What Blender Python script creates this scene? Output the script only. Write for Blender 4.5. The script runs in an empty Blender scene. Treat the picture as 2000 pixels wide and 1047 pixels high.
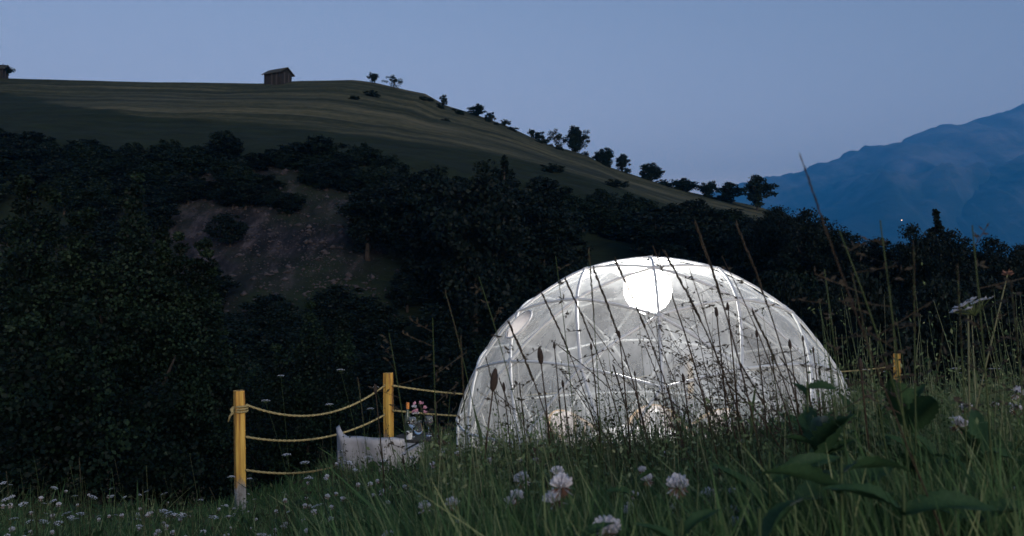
import bpy, math, random
import numpy as np
from mathutils import Vector, Matrix, noise as mn

R = math.radians
EYE = 1.88            # eye height above the pad the dome stands on
F = 1570.0            # focal length in photo pixels (photo 2000 x 1047)
HOR = 558.0           # photo row of the horizon
DOME = (1.255, 7.3)   # dome centre on the ground
DR = 1.75            # dome radius

# ------------------------------------------------------------------ camera, sky, sun
scene = bpy.context.scene
cam_d = bpy.data.cameras.new('camera')
cam = bpy.data.objects.new('camera', cam_d)
scene.collection.objects.link(cam)
cam_d.sensor_width = 36.0
cam_d.lens = 36.0 * F / 2000.0
cam_d.clip_start = 0.02
cam_d.clip_end = 60000
cam.location = (0, 0, EYE)
cam.rotation_euler = (R(90) + math.atan((HOR - 523.5) / F), 0, 0)
cam_d.dof.use_dof = True
cam_d.dof.focus_distance = 2.6
cam_d.dof.aperture_fstop = 14.0
scene.camera = cam

SUN_EL, SUN_AZ = 15.0, 158.0      # degrees; azimuth clockwise from +Y (the view direction)
world = bpy.data.worlds.new('World')
scene.world = world
world.use_nodes = True
nt = world.node_tree
nt.nodes.clear()
w_out = nt.nodes.new('ShaderNodeOutputWorld')
w_bg = nt.nodes.new('ShaderNodeBackground')
w_sky = nt.nodes.new('ShaderNodeTexSky')
w_sky.sky_type = 'NISHITA'
w_sky.sun_disc = False
w_sky.sun_elevation = R(SUN_EL)
w_sky.sun_rotation = R(SUN_AZ)
w_sky.altitude = 1200
w_sky.air_density = 1.0
w_sky.dust_density = 0.6
w_sky.ozone_density = 1.2
w_mix = nt.nodes.new('ShaderNodeMix')
w_mix.data_type = 'RGBA'
w_mix.blend_type = 'MULTIPLY'
w_mix.inputs[0].default_value = 1.0
w_tc = nt.nodes.new('ShaderNodeTexCoord')
w_sp = nt.nodes.new('ShaderNodeSeparateXYZ')
nt.links.new(w_tc.outputs['Generated'], w_sp.inputs[0])
w_rp = nt.nodes.new('ShaderNodeValToRGB')          # dusk: a little more lavender towards the horizon all round
w_rp.color_ramp.elements[0].position = 0.0
w_rp.color_ramp.elements[0].color = (1.55, 0.93, 0.79, 1)
w_rp.color_ramp.elements[1].position = 0.42
w_rp.color_ramp.elements[1].color = (1.22, 0.96, 0.86, 1)
nt.links.new(w_sp.outputs[2], w_rp.inputs[0])
nt.links.new(w_rp.outputs[0], w_mix.inputs[7])
nt.links.new(w_sky.outputs[0], w_mix.inputs[6])
nt.links.new(w_mix.outputs[2], w_bg.inputs[0])
w_bg.inputs[1].default_value = 0.133
nt.links.new(w_bg.outputs[0], w_out.inputs[0])

sun_d = bpy.data.lights.new('sun', 'SUN')
sun_d.energy = 1.35
sun_d.angle = R(25)
sun_d.color = (1.0, 0.95, 0.89)
sun = bpy.data.objects.new('sun', sun_d)
scene.collection.objects.link(sun)
sv = Vector((math.sin(R(SUN_AZ)) * math.cos(R(SUN_EL)), math.cos(R(SUN_AZ)) * math.cos(R(SUN_EL)), math.sin(R(SUN_EL))))
sun.rotation_euler = sv.to_track_quat('Z', 'Y').to_euler()
sun.location = (-6, -12, 8)

vs = scene.view_settings
vs.view_transform = 'Standard'
vs.look = 'None'
vs.exposure = 0.4
vs.gamma = 1.0
vs.use_curve_mapping = False
cy = scene.cycles
cy.use_denoising = True
cy.max_bounces = 6
cy.diffuse_bounces = 3
cy.transparent_max_bounces = 24
cy.volume_bounces = 1
cy.caustics_reflective = False
cy.caustics_refractive = False
cy.sample_clamp_indirect = 4.0

# ------------------------------------------------------------------ helpers
col = scene.collection
rng = np.random.default_rng(7)
rnd = random.Random(11)


def at(px, py, Y):
    """world point at depth Y seen at photo pixel (px, py)"""
    return Vector(((px - 1000.0) / F * Y, Y, EYE + (HOR - py) / F * Y))


def tag(o, label=None, cat=None, group=None, kind=None):
    if label: o['label'] = label
    if cat: o['category'] = cat
    if group: o['group'] = group
    if kind: o['kind'] = kind
    return o


def empty(name, loc, rz=0.0):
    o = bpy.data.objects.new(name, None)
    o.empty_display_size = 0.1
    o.location = loc
    o.rotation_euler = (0, 0, rz)
    col.objects.link(o)
    return o


def link(name, me, parent=None, mats=()):
    for m in mats:
        me.materials.append(m)
    o = bpy.data.objects.new(name, me)
    col.objects.link(o)
    if parent is not None:
        o.parent = parent
    return o


def copy_tree(o, parent=None):
    c = o.copy()
    col.objects.link(c)
    c.parent = parent
    for ch in list(o.children):
        copy_tree(ch, c)
    return c


class MB:
    """collects shapes for one mesh"""
    def __init__(self):
        self.v, self.f, self.m = [], [], []
        self.mi = 0

    def add(self, vs_, fs_):
        b = len(self.v)
        self.v += [tuple(p) for p in vs_]
        for f in fs_:
            self.f.append(tuple(b + i for i in f))
            self.m.append(self.mi)

    def box(self, c, s, rz=0.0, taper=1.0):
        cx, cy_, cz = c
        hx, hy, hz = s[0] / 2, s[1] / 2, s[2] / 2
        ca, sa = math.cos(rz), math.sin(rz)
        pts = []
        for z, t in ((-hz, 1.0), (hz, taper)):
            for x, y in ((-hx, -hy), (hx, -hy), (hx, hy), (-hx, hy)):
                x, y = x * t, y * t
                pts.append((cx + ca * x - sa * y, cy_ + sa * x + ca * y, cz + z))
        self.add(pts, [(3, 2, 1, 0), (4, 5, 6, 7), (0, 1, 5, 4), (1, 2, 6, 5), (2, 3, 7, 6), (3, 0, 4, 7)])

    def tube(self, pts, radii, n=6, caps=True):
        pts = [Vector(p) for p in pts]
        if not hasattr(radii, '__len__'):
            radii = [radii] * len(pts)
        rings = []
        ref = None
        for i, p in enumerate(pts):
            a = pts[max(i - 1, 0)]
            b = pts[min(i + 1, len(pts) - 1)]
            t = (b - a)
            if t.length < 1e-9:
                t = Vector((0, 0, 1))
            t.normalize()
            if ref is None:
                ref = Vector((1, 0, 0)) if abs(t.x) < 0.8 else Vector((0, 1, 0))
            u = (ref - t * ref.dot(t))
            u.normalize()
            ref = u
            w = t.cross(u)
            rings.append([p + (u * math.cos(k * math.tau / n) + w * math.sin(k * math.tau / n)) * radii[i] for k in range(n)])
        vv = [q for r_ in rings for q in r_]
        ff = []
        for i in range(len(pts) - 1):
            for k in range(n):
                k2 = (k + 1) % n
                ff.append((i * n + k, i * n + k2, (i + 1) * n + k2, (i + 1) * n + k))
        if caps:
            ff.append(tuple(range(n - 1, -1, -1)))
            ff.append(tuple((len(pts) - 1) * n + k for k in range(n)))
        self.add(vv, ff)

    def lathe(self, prof, n=12, c=(0, 0, 0), sx=1.0, sy=1.0):
        vv, ff = [], []
        for r_, z in prof:
            for k in range(n):
                a = k * math.tau / n
                vv.append((c[0] + sx * r_ * math.cos(a), c[1] + sy * r_ * math.sin(a), c[2] + z))
        for i in range(len(prof) - 1):
            for k in range(n):
                k2 = (k + 1) % n
                ff.append((i * n + k, i * n + k2, (i + 1) * n + k2, (i + 1) * n + k))
        ff.append(tuple(range(n - 1, -1, -1)))
        ff.append(tuple((len(prof) - 1) * n + k for k in range(n)))
        self.add(vv, ff)

    def kite(self, p, d, side, L, W, fold=0.0):
        """leaf / petal of four corners"""
        p, d, side = Vector(p), Vector(d), Vector(side)
        nrm = d.cross(side)
        m_ = p + d * L * 0.45
        self.add([p, m_ + side * W / 2 + nrm * fold, p + d * L, m_ - side * W / 2 + nrm * fold], [(0, 1, 2, 3)])

    def mesh(self, name, smooth=False):
        me = bpy.data.meshes.new(name)
        me.from_pydata(self.v, [], self.f)
        if max(self.m, default=0) > 0:
            me.polygons.foreach_set('material_index', self.m)
        if smooth:
            me.polygons.foreach_set('use_smooth', [True] * len(self.f))
        me.update()
        return me

    def build(self, name, mats, parent=None, smooth=False):
        if not isinstance(mats, (list, tuple)):
            mats = [mats]
        return link(name, self.mesh(name, smooth), parent, mats)


def np_mesh(name, verts, faces, k, attr=None, smooth=False):
    """verts (N,3), faces (M,k) as one mesh, fast; attr = value per vertex"""
    me = bpy.data.meshes.new(name)
    verts = np.asarray(verts, np.float32)
    faces = np.asarray(faces, np.int32)
    me.vertices.add(len(verts))
    me.vertices.foreach_set('co', verts.ravel())
    me.loops.add(faces.size)
    me.loops.foreach_set('vertex_index', faces.ravel())
    me.polygons.add(len(faces))
    me.polygons.foreach_set('loop_start', np.arange(0, faces.size, k, dtype=np.int32))
    if smooth:
        me.polygons.foreach_set('use_smooth', np.ones(len(faces), bool))
    me.update(calc_edges=True)
    if attr is not None:
        a = me.attributes.new('rnd', 'FLOAT', 'POINT')
        a.data.foreach_set('value', np.asarray(attr, np.float32))
    return me


# ------------------------------------------------------------------ materials
def mat(name):
    m = bpy.data.materials.new(name)
    m.use_nodes = True
    t = m.node_tree
    return m, t, t.nodes['Principled BSDF']


def ramp(t, fac, stops):
    r_ = t.nodes.new('ShaderNodeValToRGB')
    el = r_.color_ramp.elements
    while len(el) < len(stops):
        el.new(0.5)
    for e, (p, c) in zip(el, stops):
        e.position = p
        e.color = (c[0], c[1], c[2], 1)
    t.links.new(fac, r_.inputs[0])
    return r_.outputs[0]


def noise_node(t, scale, detail=4, rough=0.55, stretch=None, coord='Object', distort=0.0):
    tc = t.nodes.new('ShaderNodeTexCoord')
    n_ = t.nodes.new('ShaderNodeTexNoise')
    n_.inputs['Scale'].default_value = scale
    n_.inputs['Detail'].default_value = detail
    n_.inputs['Roughness'].default_value = rough
    n_.inputs['Distortion'].default_value = distort
    src = tc.outputs[coord]
    if stretch:
        mp = t.nodes.new('ShaderNodeMapping')
        mp.inputs['Scale'].default_value = stretch
        t.links.new(src, mp.inputs[0])
        src = mp.outputs[0]
    t.links.new(src, n_.inputs['Vector'])
    return n_.outputs[0]


def bump(t, p, h, strength=0.4, dist=0.02):
    b = t.nodes.new('ShaderNodeBump')
    b.inputs['Strength'].default_value = strength
    b.inputs['Distance'].default_value = dist
    t.links.new(h, b.inputs['Height'])
    t.links.new(b.outputs[0], p.inputs['Normal'])


def speckled(name, c1, c2, scale=8, rough=0.8, stretch=None, bump_s=0.0, bump_d=0.01, detail=5, lo=0.3, hi=0.7):
    m, t, p = mat(name)
    n_ = noise_node(t, scale, detail, 0.6, stretch)
    t.links.new(ramp(t, n_, [(lo, c1), (hi, c2)]), p.inputs['Base Color'])
    p.inputs['Roughness'].default_value = rough
    if bump_s:
        bump(t, p, n_, bump_s, bump_d)
    return m


def foliage(name, c1, c2, c3, trans=0.35, attr=True):
    """leaf or blade: diffuse and a little light coming through, colour varied per leaf"""
    m = bpy.data.materials.new(name)
    m.use_nodes = True
    t = m.node_tree
    t.nodes.clear()
    out = t.nodes.new('ShaderNodeOutputMaterial')
    if attr:
        a = t.nodes.new('ShaderNodeAttribute')
        a.attribute_name = 'rnd'
        fac = a.outputs['Fac']
    else:
        fac = noise_node(t, 30, 3)
    c = ramp(t, fac, [(0.0, c1), (0.55, c2), (1.0, c3)])
    d = t.nodes.new('ShaderNodeBsdfPrincipled')
    d.inputs['Roughness'].default_value = 0.6
    d.inputs['Specular IOR Level'].default_value = 0.12
    tr = t.nodes.new('ShaderNodeBsdfTranslucent')
    mx = t.nodes.new('ShaderNodeMixShader')
    mx.inputs[0].default_value = trans
    t.links.new(c, d.inputs['Base Color'])
    t.links.new(c, tr.inputs[0])
    t.links.new(d.outputs[0], mx.inputs[1])
    t.links.new(tr.outputs[0], mx.inputs[2])
    t.links.new(mx.outputs[0], out.inputs[0])
    return m


M = {}
M['grass'] = foliage('grass_blades', (0.024, 0.060, 0.026), (0.075, 0.145, 0.055), (0.27, 0.31, 0.15))
M['stem_green'] = foliage('green_stems', (0.03, 0.05, 0.02), (0.05, 0.075, 0.03), (0.09, 0.10, 0.05), 0.15, False)
M['stem_red'] = foliage('reddish_grass_stems', (0.032, 0.018, 0.016), (0.042, 0.030, 0.020), (0.055, 0.055, 0.03), 0.15, False)
M['stem_straw'] = foliage('pale_stems', (0.10, 0.11, 0.06), (0.15, 0.16, 0.09), (0.2, 0.2, 0.13), 0.15, False)
M['spikelet'] = foliage('grass_spikelets', (0.03, 0.022, 0.02), (0.05, 0.042, 0.03), (0.085, 0.078, 0.055), 0.3, False)
M['plantain'] = speckled('plantain_heads', (0.012, 0.008, 0.007), (0.045, 0.03, 0.022), 700, 0.9, bump_s=0.8, bump_d=0.002)
M['petal'] = foliage('white_petals', (0.5, 0.5, 0.54), (0.68, 0.67, 0.7), (0.78, 0.77, 0.79), 0.3, False)
M['petal_brown'] = foliage('faded_florets', (0.12, 0.06, 0.04), (0.22, 0.12, 0.085), (0.4, 0.3, 0.25), 0.25, False)
M['leaf_dock'] = foliage('broad_leaf', (0.012, 0.034, 0.015), (0.028, 0.064, 0.028), (0.06, 0.11, 0.045), 0.25, False)
M['clover_leaf'] = foliage('clover_leaf', (0.02, 0.04, 0.014), (0.035, 0.06, 0.02), (0.05, 0.08, 0.03), 0.25, False)
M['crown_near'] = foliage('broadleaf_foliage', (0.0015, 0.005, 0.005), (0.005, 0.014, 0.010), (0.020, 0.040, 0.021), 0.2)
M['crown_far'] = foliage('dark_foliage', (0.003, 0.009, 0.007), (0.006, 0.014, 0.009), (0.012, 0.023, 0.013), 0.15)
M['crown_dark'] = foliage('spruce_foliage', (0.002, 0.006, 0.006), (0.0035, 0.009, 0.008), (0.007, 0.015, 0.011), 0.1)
M['bark'] = speckled('bark', (0.008, 0.007, 0.006), (0.028, 0.023, 0.018), 14, 0.95, (1, 1, 0.25), 0.8, 0.03)
M['soil'] = speckled('meadow_ground', (0.010, 0.016, 0.008), (0.026, 0.036, 0.016), 9, 1.0, None, 0.6, 0.05)

# weathered yellow fence post: painted timber, bare and dirty towards its foot
m, t, p = mat('yellow_painted_timber')
grain = noise_node(t, 26, 6, 0.65, (1, 1, 0.05))
wear = noise_node(t, 9, 6, 0.7, (1, 1, 0.4))
tc = t.nodes.new('ShaderNodeTexCoord')
sp = t.nodes.new('ShaderNodeSeparateXYZ')
t.links.new(tc.outputs['Object'], sp.inputs[0])
paint = ramp(t, grain, [(0.36, (0.10, 0.045, 0.012)), (0.44, (0.36, 0.18, 0.03)), (0.53, (0.5, 0.29, 0.05)), (0.66, (0.66, 0.42, 0.09))])
bare = ramp(t, wear, [(0.35, (0.10, 0.085, 0.07)), (0.6, (0.42, 0.42, 0.43))])
ma = t.nodes.new('ShaderNodeMath'); ma.operation = 'MULTIPLY_ADD'
t.links.new(wear, ma.inputs[0]); ma.inputs[1].default_value = -0.55
sb = t.nodes.new('ShaderNodeMath'); sb.operation = 'SUBTRACT'; sb.inputs[0].default_value = 0.56
t.links.new(sp.outputs[2], sb.inputs[1]); t.links.new(sb.outputs[0], ma.inputs[2])
st = t.nodes.new('ShaderNodeMath'); st.operation = 'MULTIPLY'; st.inputs[1].default_value = 18; st.use_clamp = True
t.links.new(ma.outputs[0], st.inputs[0])
mx = t.nodes.new('ShaderNodeMix'); mx.data_type = 'RGBA'
t.links.new(st.outputs[0], mx.inputs[0]); t.links.new(paint, mx.inputs[6]); t.links.new(bare, mx.inputs[7])
t.links.new(mx.outputs[2], p.inputs['Base Color'])
p.inputs['Roughness'].default_value = 0.75
bump(t, p, grain, 0.6, 0.006)
M['post'] = m

M['rope'] = speckled('hemp_rope', (0.16, 0.125, 0.05), (0.42, 0.34, 0.16), 120, 0.9, (1, 1, 1), 0.8, 0.004)
M['strut'] = speckled('white_plastic_tube', (0.5, 0.51, 0.51), (0.62, 0.63, 0.62), 6, 0.4)
M['hub'] = speckled('grey_plastic_hub', (0.4, 0.41, 0.41), (0.5, 0.5, 0.5), 20, 0.5)

# clear plastic film of the dome: see-through, hazy in streaks and creases
m = bpy.data.materials.new('hazy_clear_film')
m.use_nodes = True
t = m.node_tree
t.nodes.clear()
out = t.nodes.new('ShaderNodeOutputMaterial')
streak = noise_node(t, 1.9, 5, 0.6, (1.3, 1.3, 0.35), distort=0.5)
fine = noise_node(t, 9, 4, 0.6, (1.5, 1.5, 0.16), distort=0.6)
ad = t.nodes.new('ShaderNodeMath'); ad.operation = 'MULTIPLY_ADD'; ad.inputs[1].default_value = 0.34
t.links.new(fine, ad.inputs[0]); t.links.new(streak, ad.inputs[2])
mr = t.nodes.new('ShaderNodeMapRange')
mr.inputs['From Min'].default_value = 0.44; mr.inputs['From Max'].default_value = 0.9
mr.inputs['To Min'].default_value = 0.10; mr.inputs['To Max'].default_value = 0.42
t.links.new(ad.outputs[0], mr.inputs['Value'])
bp = t.nodes.new('ShaderNodeBump'); bp.inputs['Strength'].default_value = 0.3; bp.inputs['Distance'].default_value = 0.03
t.links.new(ad.outputs[0], bp.inputs['Height'])
tp = t.nodes.new('ShaderNodeBsdfTransparent'); tp.inputs[0].default_value = (0.96, 0.97, 0.97, 1)
tl = t.nodes.new('ShaderNodeBsdfTranslucent'); tl.inputs[0].default_value = (0.82, 0.86, 0.89, 1)
df = t.nodes.new('ShaderNodeBsdfDiffuse'); df.inputs[0].default_value = (0.8, 0.82, 0.84, 1)
gl = t.nodes.new('ShaderNodeBsdfGlossy'); gl.inputs['Roughness'].default_value = 0.18
for n_ in (gl,):
    t.links.new(bp.outputs[0], n_.inputs['Normal'])
s1 = t.nodes.new('ShaderNodeMixShader'); s1.inputs[0].default_value = 0.55
t.links.new(df.outputs[0], s1.inputs[1]); t.links.new(tl.outputs[0], s1.inputs[2])
rf = t.nodes.new('ShaderNodeBsdfRefraction'); rf.inputs['IOR'].default_value = 1.02; rf.inputs['Roughness'].default_value = 0.95; rf.inputs[0].default_value = (0.96, 0.97, 0.97, 1)
s0 = t.nodes.new('ShaderNodeMixShader'); s0.inputs[0].default_value = 0.05
t.links.new(tp.outputs[0], s0.inputs[1]); t.links.new(rf.outputs[0], s0.inputs[2])
s2 = t.nodes.new('ShaderNodeMixShader')
t.links.new(mr.outputs[0], s2.inputs[0]); t.links.new(s0.outputs[0], s2.inputs[1]); t.links.new(s1.outputs[0], s2.inputs[2])
fr = t.nodes.new('ShaderNodeFresnel'); fr.inputs[0].default_value = 1.4
fm = t.nodes.new('ShaderNodeMath'); fm.operation = 'MULTIPLY'; fm.inputs[1].default_value = 0.6
t.links.new(fr.outputs[0], fm.inputs[0])
s3 = t.nodes.new('ShaderNodeMixShader')
t.links.new(fm.outputs[0], s3.inputs[0]); t.links.new(s2.outputs[0], s3.inputs[1]); t.links.new(gl.outputs[0], s3.inputs[2])
t.links.new(s3.outputs[0], out.inputs[0])
M['film'] = m

m, t, p = mat('lit_paper_lantern')
p.inputs['Base Color'].default_value = (0.9, 0.88, 0.84, 1)
p.inputs['Emission Color'].default_value = (1.0, 0.95, 0.88, 1)
p.inputs['Emission Strength'].default_value = 3.0
tp_ = t.nodes.new('ShaderNodeBsdfTransparent')
mx_ = t.nodes.new('ShaderNodeMixShader'); mx_.inputs[0].default_value = 0.6
t.links.new(p.outputs[0], mx_.inputs[1]); t.links.new(tp_.outputs[0], mx_.inputs[2])
t.links.new(mx_.outputs[0], t.nodes['Material Output'].inputs[0])
M['lantern'] = m
m, t, p = mat('lit_window')
p.inputs['Base Color'].default_value = (0.3, 0.2, 0.1, 1)
p.inputs['Emission Color'].default_value = (1.0, 0.72, 0.42, 1)
p.inputs['Emission Strength'].default_value = 3.0
M['lit_window'] = m
M['fleece'] = speckled('sheepskin', (0.3, 0.26, 0.24), (0.62, 0.57, 0.54), 60, 1.0, None, 1.0, 0.03)
M['cloth_pale'] = speckled('pale_canvas', (0.25, 0.245, 0.255), (0.38, 0.37, 0.385), 7, 0.95, None, 0.5, 0.02)
M['white'] = speckled('white_lacquer', (0.5, 0.49, 0.48), (0.6, 0.6, 0.59), 5, 0.5)
M['wicker'] = speckled('wicker', (0.2, 0.13, 0.07), (0.42, 0.3, 0.17), 60, 0.8, (1, 1, 3), 0.6, 0.01)
M['wood_deck'] = speckled('deck_boards', (0.05, 0.04, 0.03), (0.12, 0.1, 0.075), 8, 0.8, (1, 8, 1))
M['old_wood'] = speckled('weathered_larch', (0.004, 0.004, 0.0045), (0.010, 0.0095, 0.010), 2.5, 0.95, (3, 3, 0.3), 0.5, 0.05)
M['old_wood_pale'] = speckled('pale_larch', (0.02, 0.02, 0.021), (0.036, 0.035, 0.036), 2.5, 0.95, (3, 3, 0.3))
M['shingle'] = speckled('mossy_shingles', (0.010, 0.012, 0.009), (0.024, 0.026, 0.018), 2, 0.95, None, 0.5, 0.05)
m, t, p = mat('green_glass')
p.inputs['Base Color'].default_value = (0.03, 0.05, 0.03, 1); p.inputs['Roughness'].default_value = 0.08
M['bottle'] = m
m, t, p = mat('clear_glass')
p.inputs['Base Color'].default_value = (0.9, 0.92, 0.95, 1); p.inputs['Roughness'].default_value = 0.05
p.inputs['Transmission Weight'].default_value = 0.9
M['glass'] = m
m, t, p = mat('red_wine')
p.inputs['Base Color'].default_value = (0.12, 0.012, 0.018, 1); p.inputs['Roughness'].default_value = 0.1
M['wine'] = m
M['orange'] = speckled('orange_cap', (0.5, 0.16, 0.03), (0.6, 0.22, 0.05), 40)
M['pink'] = foliage('pink_petals', (0.5, 0.22, 0.3), (0.62, 0.32, 0.4), (0.7, 0.5, 0.55), 0.3, False)

# ------------------------------------------------------------------ the land
def smooth(a, b, x):
    t_ = np.clip((x - a) / (b - a), 0, 1)
    return t_ * t_ * (3 - 2 * t_)


def ground(x, y):
    """meadow: slopes down from the camera to the level pad of the dome, falls away beyond the fence"""
    x, y = np.asarray(x, float), np.asarray(y, float)
    yy = np.maximum(y, 0)
    h1 = EYE - np.sqrt((0.27 * yy) ** 2 + 0.35 ** 2) + 0.13 * np.clip(x, -6, 8) * smooth(-0.5, 1.5, y) + 0.03 * np.maximum(-y, 0)
    pad = -0.24 * smooth(0.8, 3.2, -x)
    k = 0.12
    hm = np.maximum(h1, pad) + k * np.log1p(np.exp(-np.abs(h1 - pad) / k)) * 0.6
    r_ = np.hypot(x - DOME[0], y - DOME[1])
    w = smooth(1.95, 2.8, r_)
    hm = hm * w + 0.0 * (1 - w)
    hm = hm + 0.03 * np.sin(1.7 * x + 0.6) * np.cos(1.3 * y) * w
    # far edge
    edge = np.clip(7.75 + 1.3 * (x + 2.45), 5.3, 13.2)
    d = np.maximum(y - edge, 0)
    hm = hm - 0.85 * d * d / (d + 0.7)
    d2 = np.maximum(-8.0 - x, 0)
    hm = hm - 0.4 * d2 * d2 / (d2 + 1.0)
    return hm


def gz(x, y):
    return float(ground(x, y))


def fbm(x, y, s, o=4):
    return mn.fractal((x * s, y * s, 3.3), 0.9, 2.1, o)


xs = np.concatenate([np.linspace(-40, -9, 16)[:-1], np.linspace(-9, 12, 106), np.linspace(12, 50, 20)[1:]])
ys = np.concatenate([np.linspace(-30, -1, 14)[:-1], np.linspace(-1, 16, 100), np.linspace(16, 34, 14)[1:]])
gx, gy = np.meshgrid(xs, ys)
gzv = ground(gx, gy)
V = np.stack([gx, gy, gzv], -1).reshape(-1, 3)
nx, ny = len(xs), len(ys)
idx = np.arange(nx * ny).reshape(ny, nx)
Q = np.stack([idx[:-1, :-1], idx[:-1, 1:], idx[1:, 1:], idx[1:, :-1]], -1).reshape(-1, 4)
tag(link('meadow_ground', np_mesh('meadow_ground', V, Q, 4, smooth=True), None, [M['soil']]), kind='structure')

RIDGE = np.array([(-900, 120), (-300, 140), (0, 151), (60, 153), (300, 159), (510, 161), (580, 156), (690, 154), (730, 159), (790, 173), (830, 181),
                  (870, 204), (920, 219), (990, 244), (1030, 263), (1080, 286), (1140, 302), (1180, 323), (1230, 340), (1290, 360),
                  (1350, 375), (1400, 386), (1470, 400), (1520, 425), (1600, 462), (1800, 530), (2100, 585), (3000, 640)], float)
LIP = np.array([(-900, 260), (0, 268), (200, 285), (400, 300), (600, 312), (800, 318), (1000, 345), (1150, 375), (1300, 420), (1450, 460), (1600, 510),
                (1800, 560), (2100, 590), (3000, 640)], float)
YR, YL = 200.0, 112.0


def hill_z(x, y):
    x, y = np.asarray(x, float), np.asarray(y, float)
    rz_ = EYE + (HOR - np.interp(1000 + F * x / YR, RIDGE[:, 0], RIDGE[:, 1])) / F * YR
    lz = EYE + (HOR - np.interp(1000 + F * x / YL, LIP[:, 0], LIP[:, 1])) / F * YL
    bot = -16.0 + 13 * smooth(6, 28, x)
    t1 = np.clip((y - 14) / 34, 0, 1)
    z = -7.0 + (bot + 7.0) * t1
    t2 = smooth(46, YL + 14, y)
    t2 = np.where(y > YL, 1.0, np.clip((y - 48) / (YL - 48), 0, 1) ** 1.12)
    z = z + (lz - bot) * t2
    t3 = np.clip((y - YL) / (YR - YL), 0, 1)
    z = z + (rz_ - lz) * t3
    d = np.maximum(y - YR, 0)
    z = z - 0.5 * d * d / (d + 25)
    return z


def hz(x, y):
    return float(hill_z(x, y)) + hill_n(x, y)


def hill_n(x, y):
    a = max(0.0, min(1.0, (y - 40) / 60.0))
    b = max(0.0, min(1.0, (y - 112) / 15.0))
    v = 1.6 * fbm(x, y, 0.035) * a * (1 - 0.75 * b) + 0.9 * fbm(x + 50, y, 0.16, 5) * a * (1 - 0.88 * b)
    # worn terraces running across the pasture
    q = y * 0.17 + 0.9 * fbm(x * 0.35, y, 0.02)
    v += 0.5 * b * math.sin(q * math.tau) * max(0.0, fbm(x * 0.4 + 9, y * 1.2, 0.03) + 0.35)
    return v * (1.0 if y < 196 else 0.15)


xs = np.concatenate([np.linspace(-420, -150, 28)[:-1], np.linspace(-150, 150, 181), np.linspace(150, 460, 32)[1:]])
ys = np.concatenate([np.linspace(12, 46, 14)[:-1], np.linspace(46, 204, 150), np.linspace(204, 600, 22)[1:]])
gx, gy = np.meshgrid(xs, ys)
gzv = hill_z(gx, gy)
nn = np.array([[hill_n(float(a), float(b)) for a in xs] for b in ys])
V = np.stack([gx, gy, gzv + nn], -1).reshape(-1, 3)
nx, ny = len(xs), len(ys)
idx = np.arange(nx * ny).reshape(ny, nx)
Q = np.stack([idx[:-1, :-1], idx[:-1, 1:], idx[1:, 1:], idx[1:, :-1]], -1).reshape(-1, 4)

m, t, p = mat('hillside_pasture_and_scree')
tc = t.nodes.new('ShaderNodeTexCoord')
sp = t.nodes.new('ShaderNodeSeparateXYZ')
t.links.new(tc.outputs['Object'], sp.inputs[0])
n1 = noise_node(t, 0.05, 6, 0.6, (0.35, 1.6, 1))
n2 = noise_node(t, 0.5, 5, 0.65, (0.4, 1, 1))
n3 = noise_node(t, 1.1, 6, 0.75, (0.5, 1.0, 1))
amx = t.nodes.new('ShaderNodeMath'); amx.operation = 'MULTIPLY_ADD'; amx.inputs[1].default_value = 0.45
t.links.new(n3, amx.inputs[0])
n1b = noise_node(t, 0.07, 6, 0.68, (0.13, 4.0, 1))
t.links.new(n1b, amx.inputs[2])
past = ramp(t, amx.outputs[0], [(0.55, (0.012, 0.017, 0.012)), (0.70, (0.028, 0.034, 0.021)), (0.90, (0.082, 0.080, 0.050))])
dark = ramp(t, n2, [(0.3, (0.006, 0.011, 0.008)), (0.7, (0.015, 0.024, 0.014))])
tcr = t.nodes.new('ShaderNodeTexCoord')
mpr = t.nodes.new('ShaderNodeMapping'); mpr.vector_type = 'POINT'
mpr.inputs['Rotation'].default_value = (0, 0, R(50)); mpr.inputs['Scale'].default_value = (0.9, 0.22, 0.4)
nr = t.nodes.new('ShaderNodeTexNoise'); nr.inputs['Scale'].default_value = 0.5; nr.inputs['Detail'].default_value = 10; nr.inputs['Roughness'].default_value = 0.75
t.links.new(tcr.outputs['Object'], mpr.inputs[0]); t.links.new(mpr.outputs[0], nr.inputs['Vector'])
rock = ramp(t, nr.outputs[0], [(0.42, (0.005, 0.007, 0.010)), (0.53, (0.019, 0.019, 0.024)), (0.70, (0.08, 0.073, 0.086))])


def mth(op, a, b=None, clamp=False):
    n_ = t.nodes.new('ShaderNodeMath')
    n_.operation = op
    n_.use_clamp = clamp
    for i, q in enumerate((a, b)):
        if q is None:
            continue
        if isinstance(q, (int, float)):
            n_.inputs[i].default_value = q
        else:
            t.links.new(q, n_.inputs[i])
    return n_.outputs[0]


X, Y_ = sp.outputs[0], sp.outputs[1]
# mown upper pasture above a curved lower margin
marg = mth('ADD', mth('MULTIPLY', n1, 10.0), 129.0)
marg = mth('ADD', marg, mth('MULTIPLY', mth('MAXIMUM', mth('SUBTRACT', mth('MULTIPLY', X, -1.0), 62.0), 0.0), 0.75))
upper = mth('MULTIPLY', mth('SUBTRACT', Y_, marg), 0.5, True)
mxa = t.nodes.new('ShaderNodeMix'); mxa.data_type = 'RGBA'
t.links.new(upper, mxa.inputs[0]); t.links.new(dark, mxa.inputs[6]); t.links.new(past, mxa.inputs[7])
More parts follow.
